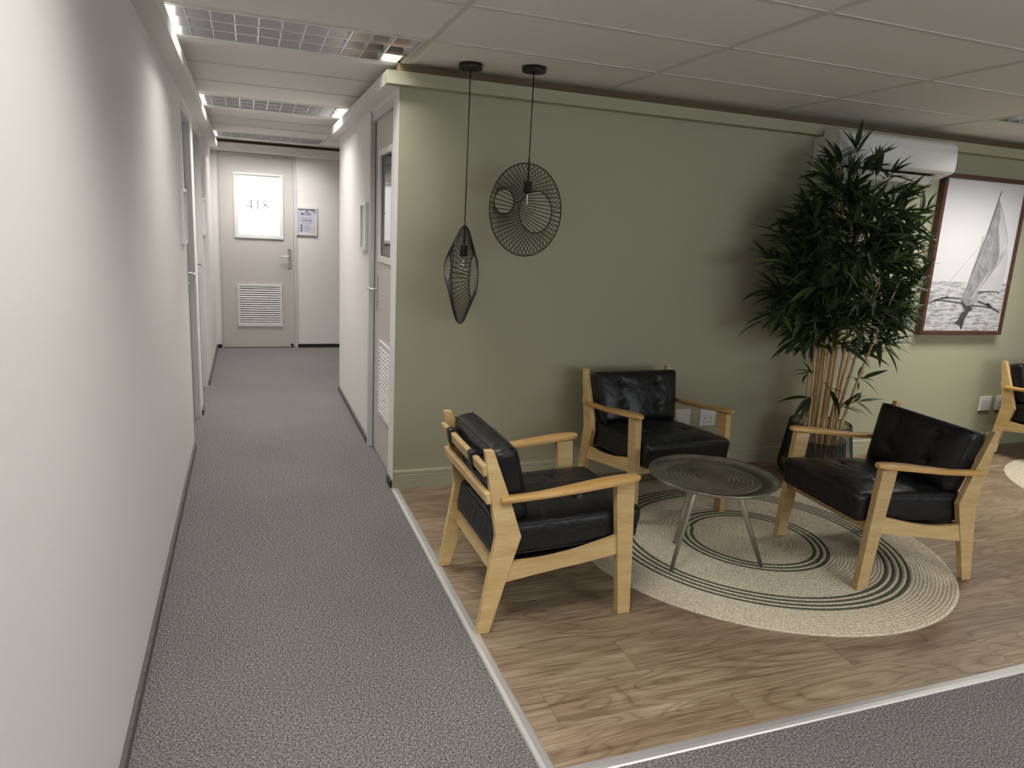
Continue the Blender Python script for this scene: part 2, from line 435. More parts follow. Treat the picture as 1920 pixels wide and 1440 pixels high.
def copy_tree(o, parent=None):
    c = o.copy(); COL.objects.link(c); c.parent = parent
    for ch in list(o.children): copy_tree(ch, c)
    return c

# ================================================================== THE SETTING
# carpet floor (L-shaped around the lounge) with its own slab
LX0, LX1, LY0, LY1 = 0.0, XR, -2.44, 0.0
bm = bmesh.new()
bbox(bm, XL-.3, XR, YB, LY0, -.06, 0); bbox(bm, XL-.3, LX0, LY0, D2, -.06, 0); bbox(bm, 0, 3.2, D1-.02, D2, -.06, 0); bbox(bm, 0, .30, .02, D1-.02, -.06, 0)
fl = frombm('floor', bm, 'carpet'); tag(fl, 'speckled grey carpet of the corridor and foreground', kind='structure')
# lounge floor: underlay and single planks
ul = box('floor_lounge', (LX0, LX1, LY0, LY1+.02, -.06, -.0045), 'plenum'); tag(ul, 'brown wood-look plank floor of the lounge', kind='structure')
PW = .1925; PL = 1.22
plank_cache = {}
def plank_mesh(l, w):
    k = (round(l, 3), round(w, 3))
    if k not in plank_cache:
        bm = bmesh.new(); bbox(bm, 0, l-.0012, 0, w-.0012, -.0045, 0)
        bmesh.ops.bevel(bm, geom=[e for e in bm.edges if e.verts[0].co.z > -.001 and e.verts[1].co.z > -.001], offset=.0008, segments=1, affect='EDGES')
        bmesh.ops.recalc_face_normals(bm, faces=bm.faces[:])
        me = bpy.data.meshes.new('plank'); bm.to_mesh(me); bm.free(); me.materials.append(MATS['plank']); plank_cache[k] = me
    return plank_cache[k]
offs = [.745, .10, .50, .92, .32, 1.10, .62, .20, .80, .42, 1.02, .55, .15]
row = 0; y = LY0+.022
while y < LY1-.005:
    w = min(PW, LY1-y); x = LX0+.03; x1 = LX0+.03+offs[row % 13]
    while x < LX1-.01:
        x1 = min(x1, LX1)
        o = link('plank', plank_mesh(x1-x, w), None, ul); o.location = (x, y, 0)
        x = x1; x1 = x+PL
    y += PW; row += 1
# aluminium edge strips round the lounge floor
def strip(name, p0, p1, label):
    p0, p1 = Vector(p0), Vector(p1); d = (p1-p0).normalized(); n = Vector((-d.y, d.x, 0)); n = n if n.dot(Vector((1, 1, 0))) > 0 else -n
    prof = [(-.008, 0), (-.004, .0042), (.009, .0058), (.030, .0042), (.036, .0006), (.036, -.003), (-.008, -.003)]
    bm = bmesh.new()
    m = (-1 if abs(d.y) > .5 else 0)
    A = []; B = []
    for a, z in prof:
        A.append(bm.verts.new(p0+n*a+Vector((0, 0, z))))
        # mitre at the corner p1
        B.append(bm.verts.new(p1+n*a+Vector((0, 0, z))+(-d*a)))
    k = len(prof)
    for i in range(k): bm.faces.new((A[i], A[(i+1) % k], B[(i+1) % k], B[i]))
    bm.faces.new(A[::-1]); bm.faces.new(B)
    o = frombm(name, bm, 'strip_metal'); return tag(o, label, kind='structure')
strip('trim_1', (0, .0, 0), (0, LY0, 0), 'pale metal edge strip between corridor carpet and planks')
strip('trim_2', (XR, LY0, 0), (0, LY0, 0), 'pale metal edge strip along the front of the planks')

WT = H+.16
# left wall with two door openings
OP1 = (1.03, 1.83); OP2 = (2.09, 2.93); DT = 2.235
wl = holed('wall_left', 'x', XL-.14, XL, YB, D2+.14, 0, WT, [(OP1[0], OP1[1], 0, DT), (OP2[0], OP2[1], 0, DT)], 'wall_white'); tag(wl, 'long white wall on the left of the corridor', kind='structure')
# right corridor wall (x = 0) and the office block behind it
OP3 = (.15, .885)
wr = holed('wall_right', 'x', 0, .12, .10, D1, 0, H+.002, [(OP3[0], OP3[1], 0, DT)], 'wall_white'); tag(wr, 'white corridor wall with a glazed door', kind='structure')
wend = box('wall_corner', (0, .12, 0.0035, .10, 0, H+.002), 'wall_white'); tag(wend, 'narrow white end of the corridor wall beside the green wall', kind='structure')
wg = box('wall_green', (0.0035, XR, 0, .10, 0, H+.002), 'wall_green'); tag(wg, 'sage green lounge wall', kind='structure')
wb_ = box('wall_hall', (0.12, 3.2, D1-.12, D1, 0, H+.002), 'wall_white'); tag(wb_, 'white wall of the side hall round the corner', kind='structure')
DL, DR = -1.078, -.250
we = holed('wall_end', 'y', D2, D2+.14, XL-.2, 3.2, 0, WT, [(DL-.012, DR+.03, 0, 2.262)], 'wall_white'); tag(we, 'white wall at the end of the corridor', kind='structure')
tag(box('wall_hall_side', (3.2, 3.3, D1-.12, D2+.14, 0, WT), 'wall_white'), 'white far wall of the side hall', kind='structure')
tag(holed('wall_back', 'y', YB-.1, YB, XL-.14, XR, 0, WT, [(1.2, 6.0, .85, 2.15)], 'wall_white'), 'white wall behind the viewpoint', kind='structure')
wn = thing('fill_window_1', 'added unseen window for fill light in the wall behind the viewpoint', None, (3.6, YB, 1.5), kind='structure')  # unseen window, added to carry the fill light into the lounge
rectframe('window_frame', 'y', -.08, .0, -2.4, 2.4, -.65, .65, .05, 'white_trim', wn)
for k in range(4):
    box('pane', (-2.35+k*1.175, -1.2+k*1.175, -.06, -.054, -.60, .60), 'window_fill', wn)
    if k: box('mullion', (-2.375+k*1.175, -2.325+k*1.175, -.075, -.005, -.60, .60), 'white_trim', wn)
tag(box('wall_far', (XR, XR+.1, YB-.1, .1, 0, WT), 'wall_white'), 'white wall at the far side of the lounge', kind='structure')
# bulkheads (box cornices) below the ceiling
BZ0, BZ1, BD = 2.268, 2.334, .078
tag(box('trim_3', (XL, -1.062, YB, 4.72, BZ0, BZ1), 'wall_white'), 'white box cornice along the left wall', kind='structure')
tag(box('trim_4', (-BD, 0, .0, D1, BZ0, BZ1), 'wall_white'), 'white box cornice along the right corridor wall', kind='structure')
tag(prism('trim_5', [(-BD, -BD), (XR, -BD), (XR, 0), (-BD, 0)], 'z', BZ0, BZ1, 'wall_green'), 'green box cornice along the lounge wall', kind='structure')
tag(box('trim_6', (XL, 3.2, D2-BD, D2, BZ0-.006, BZ1+.02), 'wall_white'), 'white box cornice over the end door', kind='structure')
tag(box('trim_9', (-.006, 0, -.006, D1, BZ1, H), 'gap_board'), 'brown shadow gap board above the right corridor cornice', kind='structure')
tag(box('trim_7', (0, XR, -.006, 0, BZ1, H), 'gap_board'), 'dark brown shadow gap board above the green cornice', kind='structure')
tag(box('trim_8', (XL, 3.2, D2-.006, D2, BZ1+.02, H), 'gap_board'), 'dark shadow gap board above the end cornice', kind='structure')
# skirtings
def skirt(name, b, label, mat='skirt_grey'): tag(box(name, b, mat, bevel=.002, seg=1), label, kind='structure')
skirt('baseboard_left', (XL, XL+.014, YB, OP1[0]-.03, 0, .045), 'low dark carpet skirting on the long left wall')
skirt('baseboard_left', (XL, XL+.014, OP1[1]+.06, OP2[0]-.02, 0, .045), 'short dark skirting between the two left doors')
skirt('baseboard_left', (XL, XL+.014, OP2[1]+.06, D2, 0, .045), 'dark skirting beyond the second left door')
skirt('baseboard_right', (-.014, 0, OP3[1]+.05, D1, 0, .045), 'dark skirting on the right corridor wall')
skirt('baseboard_right', (-.014, 0, -.002, OP3[0]-.03, 0, .045), 'short black skirting piece at the white corner', 'black_plastic')
skirt('baseboard_end', (XL+.014, DL-.012, D2-.014, D2, 0, .045), 'short black skirting left of the end door', 'black_plastic')
skirt('baseboard_end', (DR+.03, 3.2, D2-.014, D2, 0, .045), 'black skirting right of the end door', 'black_plastic')
sk = prism('baseboard_lounge', [(0, 0), (-.015, 0), (-.015, .080), (-.0125, .083), (-.0125, .087), (-.015, .090), (-.015, .104), (-.011, .110), (0, .110)], 'x', .004, XR, 'green_skirt')
tag(sk, 'green moulded skirting along the lounge wall', kind='structure')
for k, (x_, y_) in enumerate(((XL+.014, OP1[0]-.03), (XL+.014, OP1[1]+.052), (XL+.014, OP2[1]+.052), (-.014, OP3[1]+.042))):
    pass

# ceiling: plenum slab, tiles and grid bars
ce = box('ceiling', (XL-.2, XR+.1, YB-.1, D2+.14, WT, WT+.05), 'plenum'); tag(ce, 'suspended ceiling of pale tiles in a grid', kind='structure')
gx = [-1.16+1.2*k for k in range(9)]
gy = [-.55-.6*k for k in range(13)][::-1] + [-.55+.593*k for k in range(1, 10)] + [D2+.05]
tile_cache = {}
def tile_mesh(a, b):
    k = (round(a, 3), round(b, 3))
    if k not in tile_cache:
        bm = bmesh.new(); bbox(bm, -a/2, a/2, -b/2, b/2, 0, .012); bmesh.ops.recalc_face_normals(bm, faces=bm.faces[:])
        me = bpy.data.meshes.new('ceiling_tile'); bm.to_mesh(me); bm.free(); me.materials.append(MATS['ceiling_white']); tile_cache[k] = me
    return tile_cache[k]
lum_cells = [(x, y) for x, y, _ in LUMINAIRES]
for i in range(len(gx)-1):
    for j in range(len(gy)-1):
        x0, x1, y0, y1 = gx[i], gx[i+1], gy[j], gy[j+1]
        cx_, cyy = (x0+x1)/2, (y0+y1)/2
        if cx_ > .1 and (y1 > .1 and y0 < D1-.1): continue
        if cx_ > 3.3 and y0 > .1: continue
        if cx_ > .1 and y0 < -.1 and y1 > .03: y1 = .02
        if any(abs(cx_-lx) < .3 and abs(cyy-ly) < .2 for lx, ly in lum_cells): continue
        o = link('ceiling_tile', tile_mesh(x1-x0-.006, y1-y0-.006), None, ce); o.location = ((x0+x1)/2, (y0+y1)/2, H+.0035)
for i, x in enumerate(gx):
    yt = D2 if x < .1 else (0 if x > 3.3 else 0)
    if x > 7.9: continue
    box('grid_bar', (x-.012, x+.012, YB, D2 if x < .1 else 0, H, H+.003), 'grid_white', ce)
    if .1 < x < 3.2: box('grid_bar', (x-.012, x+.012, D1, D2, H, H+.003), 'grid_white', ce)
for y in gy[:-1]:
    xe = XR if y < 0 else (.04 if y < D1 else 3.2)
    # interrupted where the long bars cross
    box('grid_bar', (XL, xe, y-.012, y+.012, H+.0003, H+.0033), 'grid_white', ce)

# ================================================================== LUMINAIRES
def make_luminaire():
    t = thing('louvre_ceiling_light', '', 'ceiling light', group='recessed louvre ceiling lights')
    a, b = .588, .288
    bm = bmesh.new()
    for q in ((-a, -a+.004, -b, b), (a-.004, a, -b, b), (-a, a, -b, -b+.004), (-a, a, b-.004, b)):
        bbox(bm, *q, .0045, .115)
    bbox(bm, -a, a, -b, b, .112, .116)
    frombm('housing', bm, 'housing', t)
    bm = bmesh.new()
    for q in ((-.584, -.566, -.284, .284), (.566, .584, -.284, .284), (-.566, .566, -.284, -.268), (-.566, .566, .268, .284)):
        bbox(bm, *q, -.001, .006)
    frombm('rim', bm, 'aluminium', t)
    lanes = [-.264, -.088, .088, .264]
    for k, yv in enumerate(lanes):
        bm = bmesh.new(); prof = []
        for s in range(7):
            z = .002+.060*s/6; w = .0022+.043*(s/6)**1.05
            prof.append((w, z))
        poly = [(yv+w, z) for w, z in prof] + [(yv-w, z) for w, z in prof[::-1]]
        if k == 0: poly = [(yv+w, z) for w, z in prof] + [(yv-.004, prof[-1][1]), (yv-.004, prof[0][1])]
        if k == 3: poly = [(yv+.004, prof[0][1]), (yv+.004, prof[-1][1])] + [(yv-w, z) for w, z in prof[::-1]]
        prism('reflector', poly, 'x', -.566, .566, 'mirror_louvre', t)
    blade = None
    for k in range(12):
        xv = -.55+.1*k
        if blade is None:
            bm = bmesh.new()
            poly = [(-.0014, .004), (.0014, .004), (.006, .03), (.014, .060), (-.014, .060), (-.006, .03)]
            A = [bm.verts.new((p[0], -.262, p[1])) for p in poly]; B = [bm.verts.new((p[0], .262, p[1])) for p in poly]
            bm.faces.new(A); bm.faces.new(B[::-1])
            for i in range(6): bm.faces.new((A[i], B[i], B[(i+1) % 6], A[(i+1) % 6]))
            blade = frombm('louvre_blade', bm, 'mirror_louvre', t); o = blade
        else:
            o = blade.copy(); COL.objects.link(o)
        o.location = (xv, 0, 0)
    for yv in (-.176, 0, .176):
        bm = bmesh.new(); tubebm(bm, [(-.56, yv, .092), (.56, yv, .092)], .013, 10)
        frombm('lamp_tube', bm, 'tube_lit', t, True)
    return t
lum0 = make_luminaire()
lum_labels = ['louvred ceiling light at the near end of the corridor beside the green corner',
              'louvred ceiling light in the middle of the corridor', 'small-looking louvred ceiling light farthest down the corridor by the end door',
              'louvred ceiling light over the corridor behind the viewpoint', 'louvred ceiling light farthest behind the viewpoint over the corridor',
              'louvred ceiling light cut by the right edge above the picture', 'louvred ceiling light over the carpet in front of the lounge', 'louvred ceiling light over the carpet right of the lounge']
for i, (x, y, pf) in enumerate(LUMINAIRES):
    t = lum0 if i == 0 else copy_tree(lum0)
    t.location = (x, y, H); t['label'] = lum_labels[i]
    ld = bpy.data.lights.new('lamp', 'AREA'); ld.shape = 'RECTANGLE'; ld.size = 1.10; ld.size_y = .50
    ld.energy = LAMP_W*pf; ld.color = LAMP_COL; ld.spread = math.radians(165)
    lo = bpy.data.objects.new('lamp', ld); COL.objects.link(lo); lo.parent = t; lo.location = (0, 0, .070)

# ================================================================== DOORS
def lever(name, parent, pos, face, mirror=1, plate_h=.23):
    """handle on a plate; face = outward normal axis ('-y','+x','-x'), lever points along mirror"""
    h = bpy.data.objects.new(name, None); COL.objects.link(h); h.parent = parent; h.location = pos; h.empty_display_size = .03
    h.rotation_euler = (0, 0, {'-y': 0, '+x': PI/2, '-x': -PI/2}[face])
    box('backplate', (-.021, .021, -.006, 0, -.14, .09), 'steel', h, bevel=.002)
    pts = [(0, 0, 0), (0, -.035, 0), (mirror*.004, -.046, 0), (mirror*.02, -.052, 0), (mirror*.115, -.052, 0)]
    tube('lever', pts, .0085, 'steel', h, 10)
    tube('key_cylinder', [(0, -.0055, -.075), (0, -.010, -.075)], .009, 'steel', h, 12)
    return h
def vent(parent, x0, x1, z0, z1, y):
    v = rectframe('louvre_vent', 'y', y-.012, y, x0, x1, z0, z1, .026, 'louvre_white', parent)
    n = 17; h = (z1-z0-.05)/n; me = None
    for k in range(n):
        zz = z0+.025+h*(k+.5)
        if me is None:
            s = prism('slat', [(-.010, -.0085), (-.008, -.0095), (.002, .0075), (.000, .0085)], 'x', x0+.024, x1-.024, 'louvre_white', v); me = s.data
        else: s = link('slat', me, None, v)
        s.location = (0, y, zz)
    box('vent_backing', (x0+.02, x1-.02, y+.003, y+.006, z0+.02, z1-.02), 'vent_shade', v)
    return v
# door at the end of the corridor
d1 = thing('door_1', 'grey door with lit frosted pane numbered 418 at the corridor end', None, kind='structure')
holed('leaf', 'y', D2+.004, D2+.044, DL+.006, DR-.008, .008, 2.258, [(-.890, -.400, 1.330, 2.018), (-.880, -.425, .285, .743)], 'door_grey', d1)
box('jamb', (DL-.012, DL+.004, D2-.006, D2+.06, 0, 2.262), 'frame_grey', d1); box('jamb', (DR-.006, DR+.030, D2-.010, D2+.06, 0, 2.262), 'frame_grey', d1)
pane = box('pane', (-.890, -.400, D2+.012, D2+.018, 1.330, 2.018), 'window_lit', d1); tag(pane, 'bright frosted glass pane')
rectframe('pane_frame', 'y', D2-.010, D2+.012, -.916, -.374, 1.304, 2.044, .022, 'white_trim', d1)
rectframe('pane_bead', 'y', D2-.002, D2+.012, -.896, -.394, 1.324, 2.024, .022, 'white_trim', d1)
vent(d1, -.904, -.400, .262, .766, D2+.004)
lever('handle', d1, (-.308, D2+.004, 1.105), '-y', -1)
dst = box('door_stop', (-.305, -.275, D2-.016, D2+.004, .016, .050), 'black_plastic', d1, bevel=.003)
# numerals 4 1 8 (thin serif strokes)
yn = D2+.0115; cx0, zb, zt = -.655, 1.640, 1.740
def zz(t): return zb+(zt-zb)*t
x4 = cx0-.082
ribbon('numeral', [(x4-.040, zz(.28)), (x4+.008, zz(1.0))], .0065, yn, 'numeral', pane)
ribbon('numeral', [(x4-.042, zz(.28)), (x4+.034, zz(.28))], .0072, yn-.0001, 'numeral', pane)
ribbon('numeral', [(x4+.010, zz(0)), (x4+.010, zz(1.0))], .0115, yn-.0002, 'numeral', pane)
x1_ = cx0+.0
ribbon('numeral', [(x1_, zz(0)), (x1_, zz(.97))], .0115, yn, 'numeral', pane)
ribbon('numeral', [(x1_-.010, zz(.96)), (x1_+.003, zz(.99))], .004, yn-.0001, 'numeral', pane)
ribbon('numeral', [(x1_-.010, zz(.01)), (x1_+.010, zz(.01))], .003, yn-.0002, 'numeral', pane)
x8 = cx0+.085; p8 = []; w8 = []
for k in range(49):
    a = 2*PI*k/48+PI/2
    xx = math.sin(2*a)*.031*(1.0 if math.sin(a) > 0 else 1.12); z8 = .5+.5*math.sin(a)
    p8.append((x8-xx*.95, zz(z8))); s = math.cos(a)
    w8.append(.0062+.0075*max(0, 1-abs(math.sin(a))*1.5)*(1 if s > 0 else .15))
ribbon('numeral', p8, w8, yn-.0001, 'numeral', pane)
# door in the right corridor wall
d2 = thing('door_2', 'grey glazed door in the right corridor wall beside the green corner', None, kind='structure')
def holed_child(*a): return holed(*a)
holed('leaf', 'x', .024, .064, OP3[0]+.02, OP3[1]-.0265, .008, DT-.045, [(.26, .665, 1.345, 1.965), (.20, .60, .325, .79)], 'door_grey', d2)
box('jamb', (-.010, .11, OP3[1]-.022, OP3[1]-.0005, 0, DT), 'frame_grey', d2); box('architrave', (-.010, -.0005, OP3[1]-.0005, OP3[1]+.04, 0, DT+.02), 'frame_grey', d2)
box('jamb', (.012, .11, OP3[0]-.001, OP3[0]+.02, 0, DT), 'frame_grey', d2)
box('door_head', (.003, .11, OP3[0]+.02, OP3[1]-.022, DT-.045, DT), 'frame_grey', d2)
box('door_gap', (.020, .064, OP3[1]-.0262, OP3[1]-.0222, .01, DT-.046), 'black_plastic', d2)
box('pane', (.032, .038, .25, .675, 1.335, 1.975), 'door_glass', d2)
rectframe('pane_frame', 'x', .014, .032, .225, .700, 1.310, 2.0, .036, 'white_trim', d2)
rectframe('pane_seal', 'x', .030, .0325, .255, .672, 1.338, 1.972, .014, 'black_plastic', d2)
box('office_blind', (.30, .305, .1, D1-.2, .02, 2.3), 'frame_grey', d2)
v2 = rectframe('louvre_vent', 'x', .012, .024, .19, .615, .315, .805, .026, 'louvre_white', d2)
me = None
for k in range(17):
    z_ = .34+.0258*(k+.5)
    if me is None: s = prism('slat', [(-.010, -.0085), (-.008, -.0095), (.002, .0075), (.000, .0085)], 'z', -.19, .19, 'louvre_white', v2); me = s.data; \
        me.transform(Matrix(((1, 0, 0, 0), (0, 0, 1, 0), (0, 1, 0, 0), (0, 0, 0, 1))))
    else: s = link('slat', me, None, v2)
    s.location = (.020, .40, z_)
box('vent_backing', (.030, .033, .2, .6, .325, .79), 'vent_shade', v2)
lever('handle', d2, (.024, .755, 1.12), '-x', -1)
# two doors on the left, seen edge-on
for nm, (a, b), lab in (('door_3', OP1, 'grey door in the left wall nearest the viewer, seen edge-on'), ('door_4', OP2, 'grey door in the left wall nearest the end, seen edge-on')):
    d = thing(nm, lab, None, kind='structure')
    box('leaf', (XL-.088, XL-.048, a+.03, b-.024, .008, DT-.05), 'door_grey', d)
    box('jamb', (XL-.11, XL-.001, b-.022, b-.0005, 0, DT), 'frame_grey', d)
    box('jamb', (XL-.11, XL-.001, a+.0005, a+.028, 0, DT), 'frame_grey', d)
    box('door_head', (XL-.11, XL-.001, a+.028, b-.022, DT-.05, DT), 'frame_grey', d)
    lever('handle', d, (XL-.048, b-.10, 1.12), '+x', -1)
    box('door_gap', (XL-.049, XL-.046, b-.026, b-.0215, .01, DT-.05), 'black_plastic', d)

# ================================================================== SIGN HOLDERS
def sign_holder(loc, face, label):
    t = thing('sign_holder', label, 'sign holder', loc, {'-y': 0, '+x': PI/2, '-x': -PI/2}[face], group='wall sign holders')
    w, h = .118, .163
    rectframe('frame', 'y', -.020, 0, -w, w, -h, h, .018, 'aluminium', t)
    box('paper', (-w+.014, w-.014, -.008, -.004, -h+.014, h-.014), 'paper_white', t)
    return t
sign_holder((-.001, 1.135, 1.522), '-x', 'silver name plate frame on the right corridor wall beside the glazed door')
sign_holder((XL+.001, .83, 1.53), '+x', 'silver name plate frame on the left wall before the first door')
sign_holder((XL+.001, 3.12, 1.53), '+x', 'silver name plate frame on the left wall beyond the second door')
# poster in an aluminium frame beside door 418
ps = thing('framed_poster', 'silver framed poster reading offices beside door 418', 'poster', (-.104, D2, 1.527))
w, h = .118, .163
rectframe('frame', 'y', -.018, 0, -w, w, -h, h, .018, 'aluminium', ps)
pap = box('print', (-w+.014, w-.014, -.008, -.003, -h+.014, h-.014), 'paper_lilac', ps)
flat('corner_patch', [(.02, .149), (.102, .149), (.102, .085)], -.0082, 'paper_slate', pap)
flat('corner_patch', [(.062, -.149), (.102, -.149), (.102, -.05), (.078, -.062)], -.0082, 'ink_sand', pap)
flat('logo', [(-.022, .100), (-.010, .122), (-.004, .116), (.006, .132), (.020, .112), (.030, .100), (.018, .106), (.006, .120), (-.004, .106), (-.010, .110)], -.0083, 'ink_navy', pap)
text('lettering', 'MOSES', .040, (-.008, -.0085, .085), 'ink_navy', pap)
text('lettering', 'COWORKING', .019, (-.004, -.0085, .036), 'ink_grey', pap)
text('lettering', 'OFFICES', .033, (-.004, -.0085, .008), 'ink_navy', pap)
ribbon('text_line', [(-.062, -.022), (.060, -.022)], .006, -.0083, 'ink_grey', pap)
for k in range(3):
    zc = -.048-.030*k
    bm = bmesh.new(); tubebm(bm, [(-.062, -.0083, zc), (-.062, -.0092, zc)], .011, 16); frombm('bullet', bm, 'ink_navy', pap)
    ribbon('text_line', [(-.042, zc+.004), (.03+.02*(k % 2), zc+.004)], .004, -.0083, 'ink_grey', pap)
    ribbon('text_line', [(-.042, zc-.006), (.02, zc-.006)], .003, -.0083, 'ink_grey', pap)

# ================================================================== ARMCHAIRS
def cushion_bm(fx, nx, ny, nz):
    """rounded box from a mapping fx(u,v,w) of the cube [-1,1]^3"""
    bm = bmesh.new(); V = {}
    def vt(i, j, k):
        key = (i, j, k)
        if key not in V: V[key] = bm.verts.new(fx(2*i/nx-1, 2*j/ny-1, 2*k/nz-1))
        return V[key]
    for i in range(nx):
        for j in range(ny):
            for k in (0, nz):
                bm.faces.new((vt(i, j, k), vt(i+1, j, k), vt(i+1, j+1, k), vt(i, j+1, k)))
    for i in range(nx):
        for k in range(nz):
            for j in (0, ny):
                bm.faces.new((vt(i, j, k), vt(i+1, j, k), vt(i+1, j, k+1), vt(i, j, k+1)))
    for j in range(ny):
        for k in range(nz):
            for i in (0, nx):
                bm.faces.new((vt(i, j, k), vt(i, j+1, k), vt(i, j+1, k+1), vt(i, j, k+1)))
    return bm
def rnd_(a, r, L):   # soft edge compression
    s = abs(a)
    return a
def rounded(u, v, w, hx, hy, hz, r):
    """map the cube to a rounded box with half sizes and radius r"""
    p = Vector((u*hx, v*hy, w*hz))
    c = Vector((max(-hx+r, min(hx-r, p.x)), max(-hy+r, min(hy-r, p.y)), max(-hz+r, min(hz-r, p.z))))
    d = p-c
    if d.length > 1e-9:
        m = max(abs(d.x), abs(d.y), abs(d.z))
        # distribute on the sphere
        d = d.normalized()*r if (abs(d.x) > r-1e-6 or abs(d.y) > r-1e-6 or abs(d.z) > r-1e-6) else d
    return c+d
SEAT_BTN = [(.25, -.125), (.25, .125), (.50, -.125), (.50, .125)]
BACK_BTN = [(-.125, .09), (.125, .09), (-.125, -.055), (.125, -.055)]
def tuft(x, y, btns, s, depth):
    d = 0
    for bx, by in btns:
        rr = math.hypot(x-bx, y-by); ang = math.atan2(y-by, x-bx)
        d -= depth*math.exp(-(rr/.020)**2) + depth*.40*math.exp(-(rr/.070)**2)*(1+.30*math.cos(4*ang+bx*40))
    return d
def seat_map(u, v, w):
    hx, hy, hz = .318, .276, .068
    p = rounded(u, v, w, hx, hy, hz, .022)
    X, Y = p.x+.414, p.y
    crown = (1-(p.x/hx)**4)*(1-(p.y/hy)**4)
    z = p.z
    if w > 0:
        z += (.030*crown + tuft(X, Y, SEAT_BTN, 1, .022)*crown)*(.5+.5*w)
        z += .0045*mnoise.noise(Vector((X*16, Y*7, 3)))*crown
    front = (X-.1)/.63
    base = .358+.026*front
    # rear lower edge sinks behind the rail
    X += .006*math.sin(z*30)
    return (X, Y*(1+.0*front), base+z)
def back_map(u, v, w):
    """u: thickness (+front), v: lateral, w: height"""
    hx, hy, hz = .050, .288, .158
    p = rounded(u, v, w, hx, hy, hz, .032)
    crown = (1-(p.y/hy)**4)*(1-(p.z/hz)**4)
    t = p.x
    if u > 0: t += (.024*crown+tuft(p.y, p.z, BACK_BTN, 1, .022)*crown+.0015*mnoise.noise(Vector((p.y*13, p.z*13, 8)))*crown)*(.5+.5*u)
    if u < 0: t += (-.022*crown-tuft(p.y, p.z, BACK_BTN, 1, .020)*crown)*(.5-.5*u)
    lean = math.radians(14)
    zc, xc = .585, .150
    Z = p.z; T = t
    widen = 1+.055*(Z/hz)-.045
    return (xc-math.sin(lean)*Z+math.cos(lean)*T, p.y*widen, zc+math.cos(lean)*Z+math.sin(lean)*T)
def make_chair():
    t = thing('armchair', '', 'armchair', group='wooden armchairs with black cushions')
    HW = .3125; TH = .030
    rear = [(.021, 0), (.073, 0), (.131, .205), (.156, .289), (.187, .394), (.128, .565), (.058, .748), (.024, .748), (.083, .397)]
    front = [(.638, 0), (.695, 0), (.681, .30), (.665, .579), (.583, .576), (.606, .345), (.613, .27)]
    def smoothpts(ps, n=6):
        out = []
        for i in range(len(ps)-1):
            p0 = ps[max(0, i-1)]; p1 = ps[i]; p2 = ps[i+1]; p3 = ps[min(len(ps)-1, i+2)]
            for k in range(n):
                s = k/n
                out.append(tuple(.5*(2*p1[c]+(p2[c]-p0[c])*s+(2*p0[c]-5*p1[c]+4*p2[c]-p3[c])*s*s+(3*p1[c]-p0[c]-3*p2[c]+p3[c])*s**3) for c in (0, 1)))
        out.append(ps[-1]); return out
    rtop = smoothpts([(.150, .289), (.274, .289), (.408, .305), (.530, .332), (.606, .351)])
    rbot = smoothpts([(.613, .272), (.480, .252), (.367, .238), (.240, .222), (.128, .205)])
    for s in (-1, 1):
        o0, o1 = (HW-TH, HW) if s > 0 else (-HW, -HW+TH)
        prism('leg', rear, 'y', o0, o1, 'chair_wood', t, bevel=.0022)
        prism('leg', front, 'y', o0-.006*(s < 0), o1+.006*(s > 0), 'chair_wood', t, bevel=.0025)
        prism('side_rail', rtop+rbot, 'y', o0+.005, o1-.005, 'chair_wood', t)
        # arm: board with a waisted plan, rising to the front, rounded nose
        bm = bmesh.new(); secs = []
        prof = [(.094, .549, .018, .0135, 0), (.120, .550, .018, .014, 0), (.180, .552, .018, .014, -.001), (.250, .555, .021, .013, -.002), (.330, .562, .028, .013, -.003), (.420, .572, .034, .013, -.004),
                (.510, .583, .037, .0135, -.004), (.590, .591, .037, .0135, -.004), (.645, .595, .034, .013, -.004), (.675, .597, .026, .012, -.004), (.690, .598, .014, .010, -.004)]
        for (x, z, hw, ht, off) in prof:
            ring = []
            yc = s*(HW-.004+off)
            for k in range(12):
                a = 2*PI*k/12; ca, sa = math.cos(a), math.sin(a)
                ring.append(bm.verts.new((x, yc+hw*math.copysign(abs(ca)**.45, ca), z+ht*math.copysign(abs(sa)**.55, sa))))
            secs.append(ring)
        for A, B in zip(secs, secs[1:]):
            for k in range(12): bm.faces.new((A[k], A[(k+1) % 12], B[(k+1) % 12], B[k]))
        bm.faces.new(secs[0]); bm.faces.new(secs[-1])
        o = frombm('armrest', bm, 'arm_wood', t, True)
        mod = o.modifiers.new('edge', 'EDGE_SPLIT'); mod.split_angle = math.radians(50)
    prism('front_rail', [(.618, .262), (.640, .262), (.648, .325), (.622, .325)], 'y', -HW+TH, HW-TH, 'chair_wood', t, bevel=.002)
    prism('rear_rail', [(.095, .215), (.118, .210), (.134, .272), (.112, .278)], 'y', -HW+TH, HW-TH, 'chair_wood', t, bevel=.002)
    # back slats on the rear edge of the posts
    for zc, xb in ((.672, .0375), (.560, .0560)):
        o = box('back_slat', (-.024, .0, -HW+.004, HW-.004, -.024, .024), 'chair_wood', t, bevel=.007, seg=3)
        o.location = (xb+.004, 0, zc); o.rotation_euler = (0, math.radians(-10), 0)
    # seat platform
    o = box('seat_base', (-.245, .245, -HW+TH, HW-TH, -.004, .004), 'black_plastic', t); o.location = (.375, 0, .288); o.rotation_euler = (0, math.radians(-5), 0)
    sc = frombm('seat_cushion', cushion_bm(seat_map, 40, 36, 8), 'leather', t, True)
    bc = frombm('back_cushion', cushion_bm(back_map, 8, 36, 26), 'leather', t, True)
